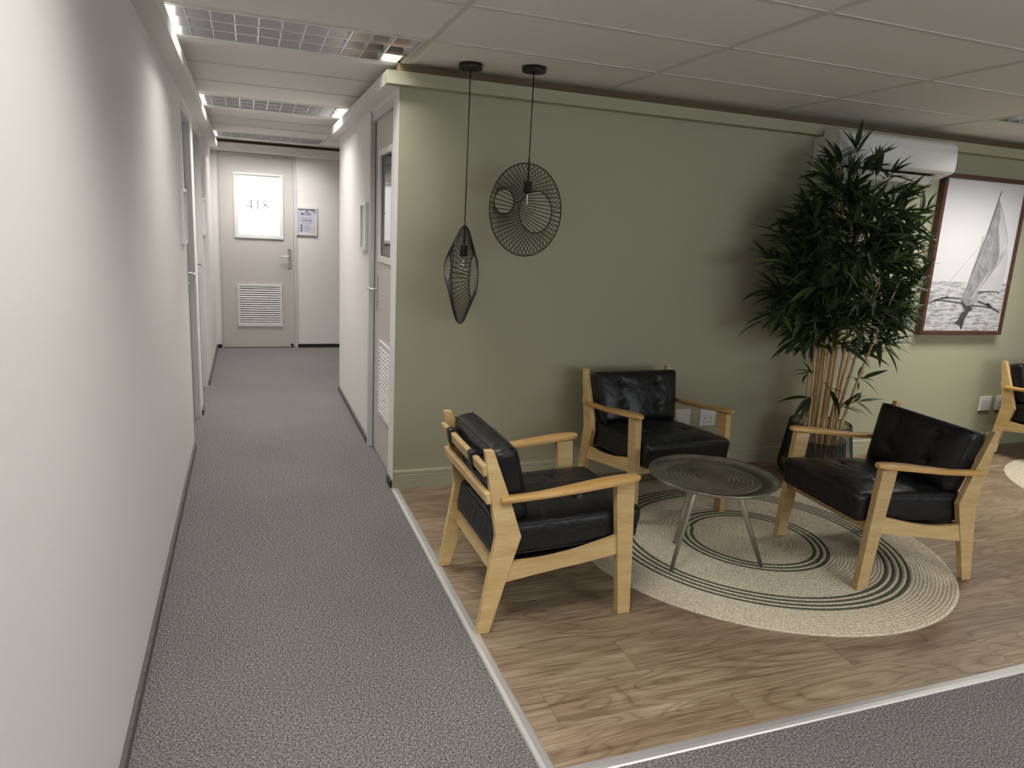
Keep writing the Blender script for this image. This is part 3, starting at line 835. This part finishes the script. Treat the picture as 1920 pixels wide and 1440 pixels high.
    # piping round the edges
    for parent, mp, sgn in ((sc, seat_map, 1), (sc, seat_map, -1)):
        pts = []
        for k in range(72):
            a = 2*PI*k/72
            u, v = max(-1, min(1, 1.35*math.cos(a))), max(-1, min(1, 1.35*math.sin(a)))
            x, y_, z = mp(u, v, sgn*.86); pts.append((x, y_, z))
        tube('piping', pts, .0032, 'leather', parent, 6, closed=True)
    for sgn in (1, -1):
        pts = []
        for k in range(72):
            a = 2*PI*k/72
            v, w_ = max(-1, min(1, 1.35*math.cos(a))), max(-1, min(1, 1.35*math.sin(a)))
            pts.append(back_map(sgn*.80, v, w_))
        tube('piping', pts, .0030, 'leather', bc, 6, closed=True)
    for bx, by in SEAT_BTN:
        z = seat_map((bx-.414)/.318, by/.276, 1)[2]
        bm = bmesh.new(); lathebm(bm, [(0, .004), (.006, .0032), (.0095, 0), (.0095, -.004), (0, -.004)], 12)
        o = frombm('button', bm, 'leather', sc, True); o.location = (bx, by, z+.001)
    for by, bz in BACK_BTN:
        x, y_, z = back_map(1, by/.288, bz/.158)
        bm = bmesh.new(); lathebm(bm, [(0, .004), (.006, .0032), (.0095, 0), (.0095, -.004), (0, -.004)], 12)
        o = frombm('button', bm, 'leather', bc, True); o.location = (x, y_, z); o.rotation_euler = (0, math.radians(76), 0)
    # two straps hooking the cushion over the top slat
    for yv in (-.16, .16):
        pts = [(.10, .66), (.052, .690), (.043, .7005), (.018, .7020), (.0095, .697), (.0165, .645), (.024, .630), (.044, .632), (.10, .60)]
        bm = bmesh.new(); A = []
        for x, z in pts: A.append([bm.verts.new((x, yv-.026, z)), bm.verts.new((x, yv+.026, z))])
        for a, b in zip(A, A[1:]): bm.faces.new((a[0], a[1], b[1], b[0]))
        o = frombm('strap', bm, 'leather', t, True)
        mo = o.modifiers.new('thick', 'SOLIDIFY'); mo.thickness = .003; mo.offset = 0
    return t
ch = make_chair()
def place_chair(o, p, d, label, tilt=0.0):
    o.location = p; o.rotation_euler = (0, -tilt, math.atan2(d[1], d[0])); o['label'] = label
place_chair(ch, (0, -1.3425, 0), (1, 0), 'wooden armchair with black cushions seen from behind, beside the metal floor strip')
place_chair(copy_tree(ch), (1.44, -.132, 0), (.052, -.9986), 'wooden armchair with black cushions backed against the green wall, facing the viewer', .0150)
place_chair(copy_tree(ch), (2.537, -1.507, .0), (-.997, .078), 'wooden armchair with black cushions on the rug in front of the bamboo plant', .0150)
place_chair(copy_tree(ch), (5.08, -.150, 0), (.0, -1.0), 'wooden armchair with black cushions cut by the right edge below the picture', .0150)

# ================================================================== RUGS
def rug(loc, R, label, rz=0.0, stripes=(18, 20, 22, 38, 40, 42, 44)):
    w = .0165; K = int(R/w); NA = 144
    bm = bmesh.new(); rows = []
    sub = 3
    prof = [0, 1.0, .92]
    nr = K*sub
    for i in range(nr+1):
        ring = []
        for a in range(NA+1):
            th = 2*PI*a/NA
            r = (i/sub + a/NA)*w
            r = min(r, R)
            z = .0022+.0072*prof[i % sub]
            if i >= nr-1: z = .0035
            wob = 1+.012*math.sin(2*th+.6)+.008*math.sin(3*th)
            ring.append(bm.verts.new((r*wob*math.cos(th), r*wob*math.sin(th), z)))
        rows.append(ring)
    c = bm.verts.new((0, 0, .008))
    for a in range(NA):
        f = bm.faces.new((c, rows[0][a], rows[0][a+1])) if rows[0][a].co.length > 1e-5 else None
    for i in range(nr):
        k = i//sub
        for a in range(NA):
            try: f = bm.faces.new((rows[i][a], rows[i+1][a], rows[i+1][a+1], rows[i][a+1]))
            except ValueError: continue
            if k in stripes: f.material_index = 1
    # edge skirt to the floor
    for a in range(NA):
        p, q = rows[nr][a], rows[nr][a+1]
        p2 = bm.verts.new((p.co.x*1.002, p.co.y*1.002, .0002)); q2 = bm.verts.new((q.co.x*1.002, q.co.y*1.002, .0002))
        bm.faces.new((p, p2, q2, q))
    bmesh.ops.remove_doubles(bm, verts=bm.verts[:], dist=1e-5)
    bmesh.ops.recalc_face_normals(bm, faces=bm.faces[:])
    me = bpy.data.meshes.new('braided_rug'); bm.to_mesh(me); bm.free()
    me.materials.append(MATS['rug_jute']); me.materials.append(MATS['rug_green'])
    o = link('braided_rug', me, None, None, True); o.location = loc; o.rotation_euler = (0, 0, rz)
    return tag(o, label, 'rug', 'round braided rugs')
rug((1.708, -1.158, .0004), .957, 'round braided jute rug with dark green rings under the metal table', rz=2.4)
rug((5.02, -1.27, .0004), .92, 'pale round braided rug cut by the right edge of the picture', stripes=())

# ================================================================== TRAY TABLE
TZ = .46; TC = (1.285, -1.333)
tb = thing('tray_table', 'round hammered pewter tray table on three splayed legs', 'table', (TC[0], TC[1], .0100))
h = TZ-.0100
prof = [(0, h-.018), (.07, h-.018)]
r = .075
while r < .205:
    prof += [(r, h-.0175), (r+.005, h-.0140), (r+.011, h-.0140), (r+.015, h-.0175)]; r += .0215
prof += [(.23, h-.018), (.268, h-.017), (.283, h-.012), (.296, h-.001), (.303, h+.0015), (.304, h-.001), (.292, h-.012), (.278, h-.020), (.25, h-.0235), (0, h-.0235)]
tt = lathe('tray_top', prof, 'pewter', tb, 72)
for v in tt.data.vertices:      # hand-hammered rim
    rr = math.hypot(v.co.x, v.co.y)
    if rr > .27: v.co.z += .0022*mnoise.noise(Vector((v.co.x*22, v.co.y*22, 1)))
lathe('leg_hub', [(0, h-.0235), (.15, h-.0235), (.15, h-.032), (0, h-.032)], 'pewter_leg', tb, 32)
for fx, fy in ((1.062, -1.395), (1.258, -1.117), (1.528, -1.466)):
    d = Vector((fx-TC[0], fy-TC[1], 0)); dd = d.normalized()
    top = dd*.115
    tube('leg', [(top.x, top.y, h-.030), (top.x+dd.x*.01, top.y+dd.y*.01, h-.07), (d.x, d.y, .0045)], [.0165, .0165, .0095], 'pewter_leg', tb, 14)

# ================================================================== PENDANT LAMPS
def pendant(x, y, ztop, dia, ang, label, cord_dx=0.0):
    """ang: angle between the shade's axis and the line of sight"""
    t = thing('pendant_lamp', label, 'pendant lamp', (x, y, H), group='black wire pendant lamps')
    lathe('canopy', [(0, 0), (.0625, 0), (.0625, -.022), (.060, -.025), (.008, -.025), (.006, -.034), (0, -.034)], 'black_metal', t, 32)
    R = dia/2; zc = ztop-R-H
    tube('cord', [(0, 0, -.03), (0, 0, zc+R-.0)], .0032, 'black_metal', t, 8)
    tube('socket_stem', [(0, 0, zc+R+.025), (0, 0, zc+R-.012), (0, 0, zc+R*.62)], [.0045, .0055, .0055], 'black_metal', t, 10)
    zs = zc+R*.60
    lathe('socket', [(0, zs+.004), (.020, zs+.003), (.0215, zs-.002), (.0215, zs-.055), (.018, zs-.058), (0, zs-.058)], 'rubber', t, 20)
    # globe bulb
    zg = zs-.058; rb = .052
    bp = [(.013, zg+.004), (.0135, zg-.012)]
    for k in range(3, 19):
        a = PI*k/18; bp.append((rb*math.sin(a), zg-.074+rb*math.cos(a)))
    bp[-1] = (0, bp[-1][1])
    bu = lathe('bulb', bp, 'bulb_glass', t, 28)
    lathe('filament_mount', [(.004, zg-.005), (.0025, zg-.04), (.004, zg-.055), (.0012, zg-.075), (0, zg-.075)], 'steel', bu, 8)
    v = Vector((x-CAM.x, y-CAM.y, 0)).normalized(); rt = Vector((v.y, -v.x, 0))
    n = -v*math.cos(ang)+rt*math.sin(ang); e = rt*math.cos(ang)+v*math.sin(ang); z = Vector((0, 0, 1))
    C = Vector((0, 0, zc))
    def circ(c, r, k, N): a = 2*PI*k/N; return c+e*(r*math.cos(a))+z*(r*math.sin(a))
    s = dia/.51
    hoops = [('front', C+n*.052*s+e*.026*s-z*.008*s, .115*s), ('rear', C-n*.054*s-e*.120*s+z*.040*s, .068*s)]
    ring = tube('outer_hoop', [circ(C, R, k, 72) for k in range(72)], .0032, 'black_metal', t, 6, closed=True)
    NW = 56
    for nm, c, r in hoops:
        tube('inner_hoop', [circ(c, r, k, 48) for k in range(48)], .0028, 'black_metal', t, 6, closed=True)
        bm = bmesh.new()
        for k in range(NW):
            kk = k
            a = circ(C, R*1.012, kk, NW); b = circ(c, r, kk, NW)
            tubebm(bm, [a, b], .0021, 4)
        o = frombm('cage_wires', bm, 'black_metal', t); tag(o, 'thin black wires of the shade', kind='stuff')
    return t
pendant(.338, -.19, 1.560, .535, math.radians(77), 'hanging black wire lamp turned edge-on, hanging lower and nearer the corner')
pendant(.648, -.31, 1.905, .490, math.radians(37.5), 'hanging black wire lamp turned to show its round face')

# ================================================================== AIR CONDITIONER
ac = thing('air_conditioner', 'white wall air conditioner above the bamboo plant', 'air conditioner', (3.32, 0, 0))
xa, xb = -.508, .506
top = [(-.001, 2.262), (-.083, 2.262), (-.083, 2.300), (-.150, 2.303), (-.205, 2.292), (-.222, 2.275)]
prof = top+[(-.232, 2.22), (-.234, 2.13), (-.228, 2.103), (-.214, 2.090), (-.180, 2.082), (-.175, 2.100), (-.085, 2.062), (-.085, 2.040), (-.045, 2.026), (-.001, 2.020)]
prism('body', prof, 'x', xa, xb, 'ac_white', ac)
pfull = top+[(-.232, 2.22), (-.234, 2.13), (-.228, 2.103), (-.214, 2.090), (-.180, 2.080), (-.120, 2.058), (-.060, 2.030), (-.001, 2.018)]
prism('end_cap', pfull, 'x', xb, xb+.012, 'ac_white', ac); prism('end_cap', pfull, 'x', xa-.012, xa, 'ac_white', ac)
# outlet: side cheeks, dark throat, open flap
chk = [(-.182, 2.081), (-.12, 2.058), (-.06, 2.030), (-.06, 2.05), (-.17, 2.105)]
prism('outlet_cheek', chk, 'x', xb-.10, xb, 'ac_white', ac); prism('outlet_cheek', chk, 'x', xa, xa+.10, 'ac_white', ac)
prism('outlet_throat', [(-.176, 2.0995), (-.0855, 2.0615), (-.0855, 2.058), (-.176, 2.096)], 'x', xa+.10, xb-.10, 'ac_dark', ac)
prism('flap', [(-.168, 2.066), (-.162, 2.068), (-.118, 2.020), (-.123, 2.015)], 'x', xa+.105, xb-.105, 'ac_white', ac)
for k in range(7):
    xv = xa+.16+k*(xb-xa-.32)/6
    prism('vane', [(-.150, 2.085), (-.100, 2.064), (-.098, 2.046), (-.140, 2.060)], 'x', xv, xv+.003, 'ac_dark', ac)

# ================================================================== PICTURE
px0, px1, pz0, pz1 = 3.986, 4.860, .935, 2.122
pic = thing('framed_picture', 'dark wood framed black and white photo of an outrigger sailing boat', 'picture', (px0, 0, pz0))
W_, H_ = px1-px0, pz1-pz0; fw = .032
for nm, q in (('frame_side', (0, fw, 0, H_)), ('frame_side', (W_-fw, W_, 0, H_)), ('frame_rail', (fw, W_-fw, 0, fw)), ('frame_rail', (fw, W_-fw, H_-fw, H_))):
    box(nm, (q[0], q[1], -.052, -.002, q[2], q[3]), 'frame_wood', pic, bevel=.0015, seg=1)
cv = box('canvas', (fw-.002, W_-fw+.002, -.040, -.006, fw-.002, H_-fw+.002), 'print_sky', pic)
def AP(cx_, cy_):
    """crop pixel of the photo study -> canvas coordinates (wall plane at y=-.04)"""
    u = 1700+cx_/4.5; v = 320+cy_/4.5
    d = fwd+r2*((u-960)/F_PX)-u2*((v-720)/F_PX)
    s = (-.040-CAM.y)/d.y; P = CAM+d*s
    return (P.x-px0, P.z-pz0)
def poly(pts): return [AP(*p) for p in pts]
zh = (AP(225, 933)[1]+AP(510, 940)[1])/2
flat('sea', [(fw, fw), (W_-fw, fw), (W_-fw, zh), (fw, zh)], -.0402, 'print_sea', cv)
flat('sail', poly([(780, 240), (740, 360), (700, 480), (650, 610), (600, 750), (540, 900), (500, 1000), (465, 1085), (470, 1115), (500, 1135), (530, 1125), (560, 1075), (600, 1000), (650, 930), (690, 880), (730, 830), (755, 790), (768, 765), (810, 710), (845, 660), (852, 600), (845, 510), (830, 440), (808, 330)]), -.0412, 'print_sail', cv)
flat('sail', poly([(845, 640), (852, 690), (845, 780), (820, 900), (790, 1000), (776, 1040), (768, 1020), (690, 1018), (600, 1012), (640, 960), (700, 890), (760, 800), (800, 720)]), -.0416, 'print_sail_pale', cv)
flat('sail_panel', poly([(785, 290), (805, 345), (826, 440), (842, 540), (848, 640), (800, 700), (775, 745), (782, 660), (778, 560), (772, 480), (785, 400), (788, 330)]), -.0420, 'print_sail_pale', cv)
flat('sail_panel', poly([(600, 985), (650, 915), (720, 815), (690, 870), (640, 945), (575, 1040), (545, 1085), (535, 1080)]), -.0420, 'print_sail_pale', cv)
ribbon('sail_fold', poly([(830, 690), (780, 770), (720, 850), (660, 930), (600, 1010)]), [.004, .014, .018, .014, .006], -.0424, 'print_mid', cv)
ribbon('sail_fold', poly([(745, 560), (762, 640), (765, 720), (752, 780)]), .007, -.0424, 'print_fold', cv)
ribbon('sail_fold', poly([(590, 760), (620, 810), (645, 850)]), .004, -.0426, 'print_fold', cv)
ribbon('sail_fold', poly([(680, 830), (650, 880), (640, 920)]), .004, -.0426, 'print_fold', cv)
ribbon('yard', poly([(803, 172), (778, 240), (700, 470), (600, 740), (465, 1085)]), [.004, .0055, .0055, .0055, .006], -.0428, 'print_dark', cv)
ribbon('mast', poly([(642, 555), (632, 620), (590, 740), (520, 940), (466, 1085)]), [.007, .008, .007, .006, .006], -.0430, 'print_mid', cv)
ribbon('rope', poly([(612, 640), (450, 830), (280, 1035), (240, 1090)]), .0022, -.0430, 'print_mid', cv)
for pts, w in (([(195, 1112), (260, 1085), (345, 1063)], .010), ([(285, 1072), (380, 1072), (462, 1080)], .007), ([(230, 1088), (340, 1100), (470, 1118)], .007),
               ([(545, 1135), (620, 1143), (712, 1158)], .008), ([(600, 1100), (690, 1140), (775, 1195)], .010), ([(672, 1122), (700, 1140)], .018), ([(600, 1026), (690, 1018), (768, 1022), (776, 1038)], .006),
               ([(182, 1100), (190, 1125)], .005), ([(240, 1085), (236, 1120)], .004)):
    ribbon('outrigger', poly(pts), w, -.0434, 'print_dark', cv)
flat('hull', poly([(455, 1085), (462, 1122), (482, 1160), (505, 1183), (545, 1180), (548, 1155), (530, 1135), (500, 1140), (475, 1115)]), -.0438, 'print_dark', cv)
flat('hull', poly([(515, 1138), (560, 1125), (596, 1095), (602, 1070), (590, 1045), (572, 1060), (550, 1095), (528, 1122)]), -.0440, 'print_mid', cv)
flat('reflection', poly([(490, 1178), (452, 1205), (430, 1255), (400, 1290), (440, 1300), (458, 1340), (470, 1300), (480, 1260), (500, 1225), (525, 1182)]), -.0440, 'print_dark', cv)

# ================================================================== SOCKETS, CABLE
def wall_plate(x, z, w, h, label, holes=False, group='white wall plates'):
    t = thing('socket_outlet' if holes else 'blank_wall_plate', label, 'socket' if holes else 'wall plate', (x, 0, z), 0, group)
    pl = box('plate', (-w/2, w/2, -.011, -.0005, -h/2, h/2), 'socket_white', t, bevel=.003)
    if holes:
        for sx in (-.022, .022):
            for hx, hz, r in ((sx, -.006, .0042), (sx-.011, -.031, .0036), (sx+.011, -.031, .0036)):
                tube('pin_hole', [(hx, -.0116, hz), (hx, -.0100, hz)], r, 'hole_dark', pl, 12)
            box('rocker', (sx-.013, sx+.013, -.0145, -.010, .012, .026), 'socket_white', pl, bevel=.0015)
    else:
        box('cover_lip', (-w/2+.006, w/2-.006, -.0135, -.010, -h/2+.006, h/2-.022), 'socket_white', pl, bevel=.0015)
    return t
wall_plate(1.99, .358, .118, .118, 'blank white wall plate behind the armchair at the green wall')
wall_plate(2.192, .352, .128, .118, 'white double socket beside the armchair at the green wall', True)
wall_plate(4.895, .357, .130, .122, 'blank white wall plate below the picture, left of the right-hand socket')
wall_plate(5.085, .357, .130, .122, 'white socket partly hidden behind the armchair at the right edge', True)
pts = []
for k in range(25):
    s = k/24; pts.append((4.93+2.5*s, -.022, .114+.002*math.sin(9*s)))
cb = tube('white_cable', [(5.02, -.024, .105), (4.96, -.026, .108), (4.945, -.024, .114)]+pts, .0038, 'cable_white', None, 8)
tag(cb, 'thin white cable lying along the green skirting at the right', 'cable')

# ================================================================== BAMBOO PLANT IN A WIRE PLANTER
PX, PY = 2.865, -.345
pl_ = thing('wire_planter', 'dark wire planter wider at its base behind the rug armchair', 'planter', (PX, PY, 0))
def prad(z):
    if z < .06: return .19+.052*math.sin(PI/2*z/.06)
    return .242-.045*((z-.06)/.32)**1.1
NWI = 104
bm = bmesh.new()
for k in range(NWI):
    a = 2*PI*k/NWI
    tubebm(bm, [(prad(z)*math.cos(a), prad(z)*math.sin(a), z) for z in (.003, .02, .045, .07, .2, .38)], .0021, 4)
o = frombm('vertical_wires', bm, 'black_metal', pl_); tag(o, kind='stuff')
for z, r in ((.003, .003), (.06, .002), (.38, .0035), (.365, .002)):
    tube('hoop', [(prad(z)*math.cos(2*PI*k/60), prad(z)*math.sin(2*PI*k/60), z) for k in range(60)], r, 'black_metal', pl_, 6, closed=True)
lathe('glass_liner', [(0, .008), (.16, .008), (.182, .03), (.186, .12), (.178, .27), (.180, .27), (.189, .12), (.185, .026), (.162, .004), (0, .004)], 'liner_glass', pl_, 40)
lathe('soil', [(0, .125), (.10, .124), (.17, .118), (.1795, .115), (.178, .05), (.16, .012), (0, .012)], 'soil', pl_, 40)
bm = bmesh.new()
rp = random.Random(3)
for k in range(150):
    a, rr = rp.uniform(0, 2*PI), .165*math.sqrt(rp.random())
    m = Matrix.Translation((rr*math.cos(a), rr*math.sin(a), .124)) @ Matrix.Diagonal((rp.uniform(.008, .016), rp.uniform(.006, .012), rp.uniform(.004, .009), 1))
    bmesh.ops.create_icosphere(bm, subdivisions=1, radius=1, matrix=m)
o = frombm('bark_chips', bm, 'pebble', pl_, True); tag(o, kind='stuff')

bp_ = thing('bamboo_plant', 'tall artificial bamboo with tan canes and dense dark green leaves', 'plant', (PX, PY, .12))
rnd = random.Random(21)
# leaf meshes: folded lance blades along +x
def leaf_mesh(L, Wd, droop, mat):
    bm = bmesh.new(); n = 6; rows = []
    for i in range(n+1):
        s = i/n
        w = Wd*math.sin(PI*min(1, s*.97+.03)**.75)**.9 if 0 < s < 1 else 0
        x = L*s; z = -droop*L*s*s
        rows.append((x, w/2, z))
    c = [bm.verts.new((x, 0, z)) for x, w, z in rows]
    l = [bm.verts.new((x, w, z+w*.35)) if w > 1e-5 else None for x, w, z in rows]
    r = [bm.verts.new((x, -w, z+w*.35)) if w > 1e-5 else None for x, w, z in rows]
    for i in range(n):
        for side, flip in ((l, False), (r, True)):
            vs_ = [c[i], c[i+1]]+([side[i+1]] if side[i+1] else [])+([side[i]] if side[i] else [])
            if len(vs_) >= 3: bm.faces.new(vs_ if not flip else vs_[::-1])
    me = bpy.data.meshes.new('leaf'); bm.to_mesh(me); bm.free(); me.materials.append(MATS[mat])
    return me
LEAVES = [leaf_mesh(.172, .031, .10, 'leaf_dark'), leaf_mesh(.145, .030, .22, 'leaf_dark'), leaf_mesh(.192, .033, .30, 'leaf_dark'), leaf_mesh(.175, .027, .18, 'leaf_light')]
leaf_list = []     # (mesh index, matrix, score)
twigs = bmesh.new()
def leafmatx(p, d, roll, s):
    d = d.normalized(); up_ = Vector((0, 0, 1))
    y_ = up_.cross(d)
    if y_.length < .05: y_ = Vector((0, 1, 0)).cross(d)
    y_.normalize(); z_ = d.cross(y_)
    R = Matrix((d, y_, z_)).transposed().to_4x4()
    return Matrix.Translation(p) @ R @ Matrix.Rotation(roll, 4, 'X') @ Matrix.Scale(s, 4)
def ok(p): return p.y+PY < -.035 and p.z < 2.12
def spray(base, direction, length, nleaf, size=1.0):
    """twig with alternate leaves and a fan at its tip (plant coordinates, z from the soil)"""
    d = direction.normalized()
    pts = [base+d*length*s+Vector((0, 0, -.12*length*s*s)) for s in (0, .35, .7, 1)]
    for p in pts:
        if p.y+PY > -.05: p.y = -.05-PY
    tubebm(twigs, pts, [.0022, .0018, .0014, .001], 4)
    for k in range(nleaf):
        s = .35+.65*(k+1)/nleaf
        q = pts[0].lerp(pts[3], s) if s < 1 else pts[3]
        i0 = min(2, int(s*3)); q = pts[i0].lerp(pts[i0+1], s*3-i0) if s < 1 else pts[3]
        side = (-1)**k
        az = side*rnd.uniform(.35, 1.15)*(1.2-s*.55) if k < nleaf-1 else 0
        e = Matrix.Rotation(az, 3, 'Z') @ d
        e = (e+Vector((rnd.gauss(0, .18), rnd.gauss(0, .18), rnd.uniform(-.75, .55)))).normalized()
        tip = q+e*.15
        if tip.y+PY > -.03: e.y = min(e.y, (-.04-PY-q.y)/.15) if q.y+PY < -.04 else -abs(e.y)-.2
        tip = q+e.normalized()*.16
        if tip.z+.12 > 2.33: e.z = -.1
        mi = rnd.choices([0, 1, 2, 3], [4, 3, 3, .8])[0]
        mm = leafmatx(q, e, rnd.uniform(-.7, .7), size*rnd.uniform(.80, 1.18))
        bad = False
        for v_ in LEAVES[mi].vertices:
            w_ = mm @ v_.co; X, Y, Z = w_.x+PX, w_.y+PY, w_.z+.12
            if Y > -.012 or (Y > -.085 and Z > 2.24) or Z > 2.36 or (X > 2.79 and X < 3.86 and Y > -.245 and Z > 2.005) or X-PX > .80+1.18*(Y-PY) or X-PX < -.84+.76*(Y-PY): bad = True; break
        if not bad: leaf_list.append((mi, mm))
# canes: base angle/radius, top lean (x, y), height
canes = []
spec = [(-.105, -.02, -.20, 1.28), (-.07, -.05, -.085, 1.72), (-.055, .03, -.06, 1.95), (-.03, -.06, -.035, 1.62), (-.02, .04, -.10, 1.80), (.0, -.02, .0, 1.98), (.012, .05, .03, 1.70),
        (.03, -.05, .055, 1.84), (.045, .02, .02, 1.60), (.06, -.03, .13, 1.68), (.085, .03, .20, 1.55), (.095, -.02, .19, 1.42), (-.085, .04, -.16, 1.55), (.075, -.06, .25, 1.30)]
for i, (bx, by, lean, hh) in enumerate(spec):
    ty = rnd.uniform(-.22, .10); ty = max(-.25, min(.14, ty))
    pts = []; rads = []
    nn = 14
    for k in range(nn+1):
        s = k/nn
        bend = s**1.35
        pts.append(Vector((bx+lean*bend+.006*math.sin(5*s+i), by+ty*bend*.6+.006*math.cos(4*s+i), -.02+hh*s)))
        rads.append((.0125-.0080*s)*(1.0 if i % 3 else .85))
    # cane with swollen nodes
    bm = bmesh.new(); fine = []; fr = []
    for k in range(nn):
        a, b = pts[k], pts[k+1]; ra = rads[k]
        for s_, m_ in ((0, 1.16), (.05, .96), (.9, .95)):
            fine.append(a.lerp(b, s_)); fr.append(ra*m_)
    fine.append(pts[-1]); fr.append(rads[-1])
    tubebm(bm, fine, fr, 8)
    frombm('cane', bm, 'cane', bp_, True)
    canes.append((pts, hh, lean))
# crown
for ci, (pts, hh, lean) in enumerate(canes):
    ns = 16
    for k in range(ns):
        s = .50+.50*k/(ns-1)
        f = s*14; i0 = min(13, int(f)); base = pts[i0].lerp(pts[i0+1], f-i0)
        if base.z < .80: continue
        zrel = (base.z-.80)/1.2
        reach = .36*math.sin(PI*min(1, max(.12, zrel*.85+.20)))+.06
        az = rnd.uniform(0, 2*PI)
        if rnd.random() < .45: az = (PI if lean < .05 and rnd.random() < .62 else 0)+rnd.gauss(0, .7)
        d = Vector((math.cos(az)*1.25, math.sin(az)*.8-.12, rnd.uniform(-.35, 1.15)*(1 if k < ns-2 else 1.6)))
        spray(base, d, reach*rnd.uniform(.55, 1.1), rnd.randint(6, 9))
    spray(pts[-1], Vector((rnd.gauss(0, .35), rnd.gauss(-.1, .25), 1)), .13, 7)
# outer skirts of the crown, left and right
for k in range(74):
    side = -1 if k % 9 < 5 else 1
    z = rnd.uniform(.88, 1.62)
    wide = (.42 if side < 0 else .38)*math.sin(PI*min(1, max(0.15, (z-.72)/1.15)))
    base = Vector((side*wide*rnd.uniform(.35, .95), rnd.uniform(-.26, .12), z))
    d = Vector((side*rnd.uniform(.4, 1.1), rnd.gauss(-.1, .4), rnd.uniform(-.55, .85)))
    spray(base, d, rnd.uniform(.10, .26), rnd.randint(6, 9))
# front of the crown, over the canes
for k in range(30):
    base = Vector((rnd.uniform(-.24, .26), rnd.uniform(-.20, -.06), rnd.uniform(.92, 1.75)))
    spray(base, Vector((rnd.gauss(0, .9), rnd.uniform(-.9, .1), rnd.uniform(-.5, .8))), rnd.uniform(.08, .18), rnd.randint(6, 8))
# sparse sprigs on the bare canes
for (x, z, dx, dz) in ((-.155, .62, -1, .1), (-.15, .48, -1, -.5), (-.14, .86, -1, -.2), (.10, .58, 1, .1), (.17, .40, 1, .3), (.20, .76, .8, .5), (.09, .80, 1, .0), (-.02, .78, .5, .2), (.02, .36, .4, .2), (.12, .70, .8, .6), (-.09, .56, .3, -.3)):
    spray(Vector((x, -.06, z)), Vector((dx, -.2, dz)), rnd.uniform(.07, .13), rnd.randint(4, 6), .95)
tag(frombm('twigs', twigs, 'twig', bp_), kind='stuff')
# nearest 300 leaves are single parts, the rest one foliage part
def score(m):
    p = m.translation+Vector((PX, PY, .12)); return -(p-CAM).length
leaf_list.sort(key=lambda q: -score(q[1]))
for mi, m in leaf_list[:300]:
    o = link('leaf', LEAVES[mi], None, bp_); o.matrix_local = m
V = []; Fc = []; MI = []
for mi, m in leaf_list[300:]:
    me = LEAVES[mi]; b0 = len(V)
    V += [tuple(m @ v.co) for v in me.vertices]
    for p in me.polygons: Fc.append([b0+i for i in p.vertices]); MI.append(1 if mi == 3 else 0)
me = bpy.data.meshes.new('foliage'); me.from_pydata(V, [], Fc)
me.materials.append(MATS['leaf_dark']); me.materials.append(MATS['leaf_light'])
me.polygons.foreach_set('material_index', MI)
fo = link('foliage', me, None, bp_); tag(fo, kind='stuff')
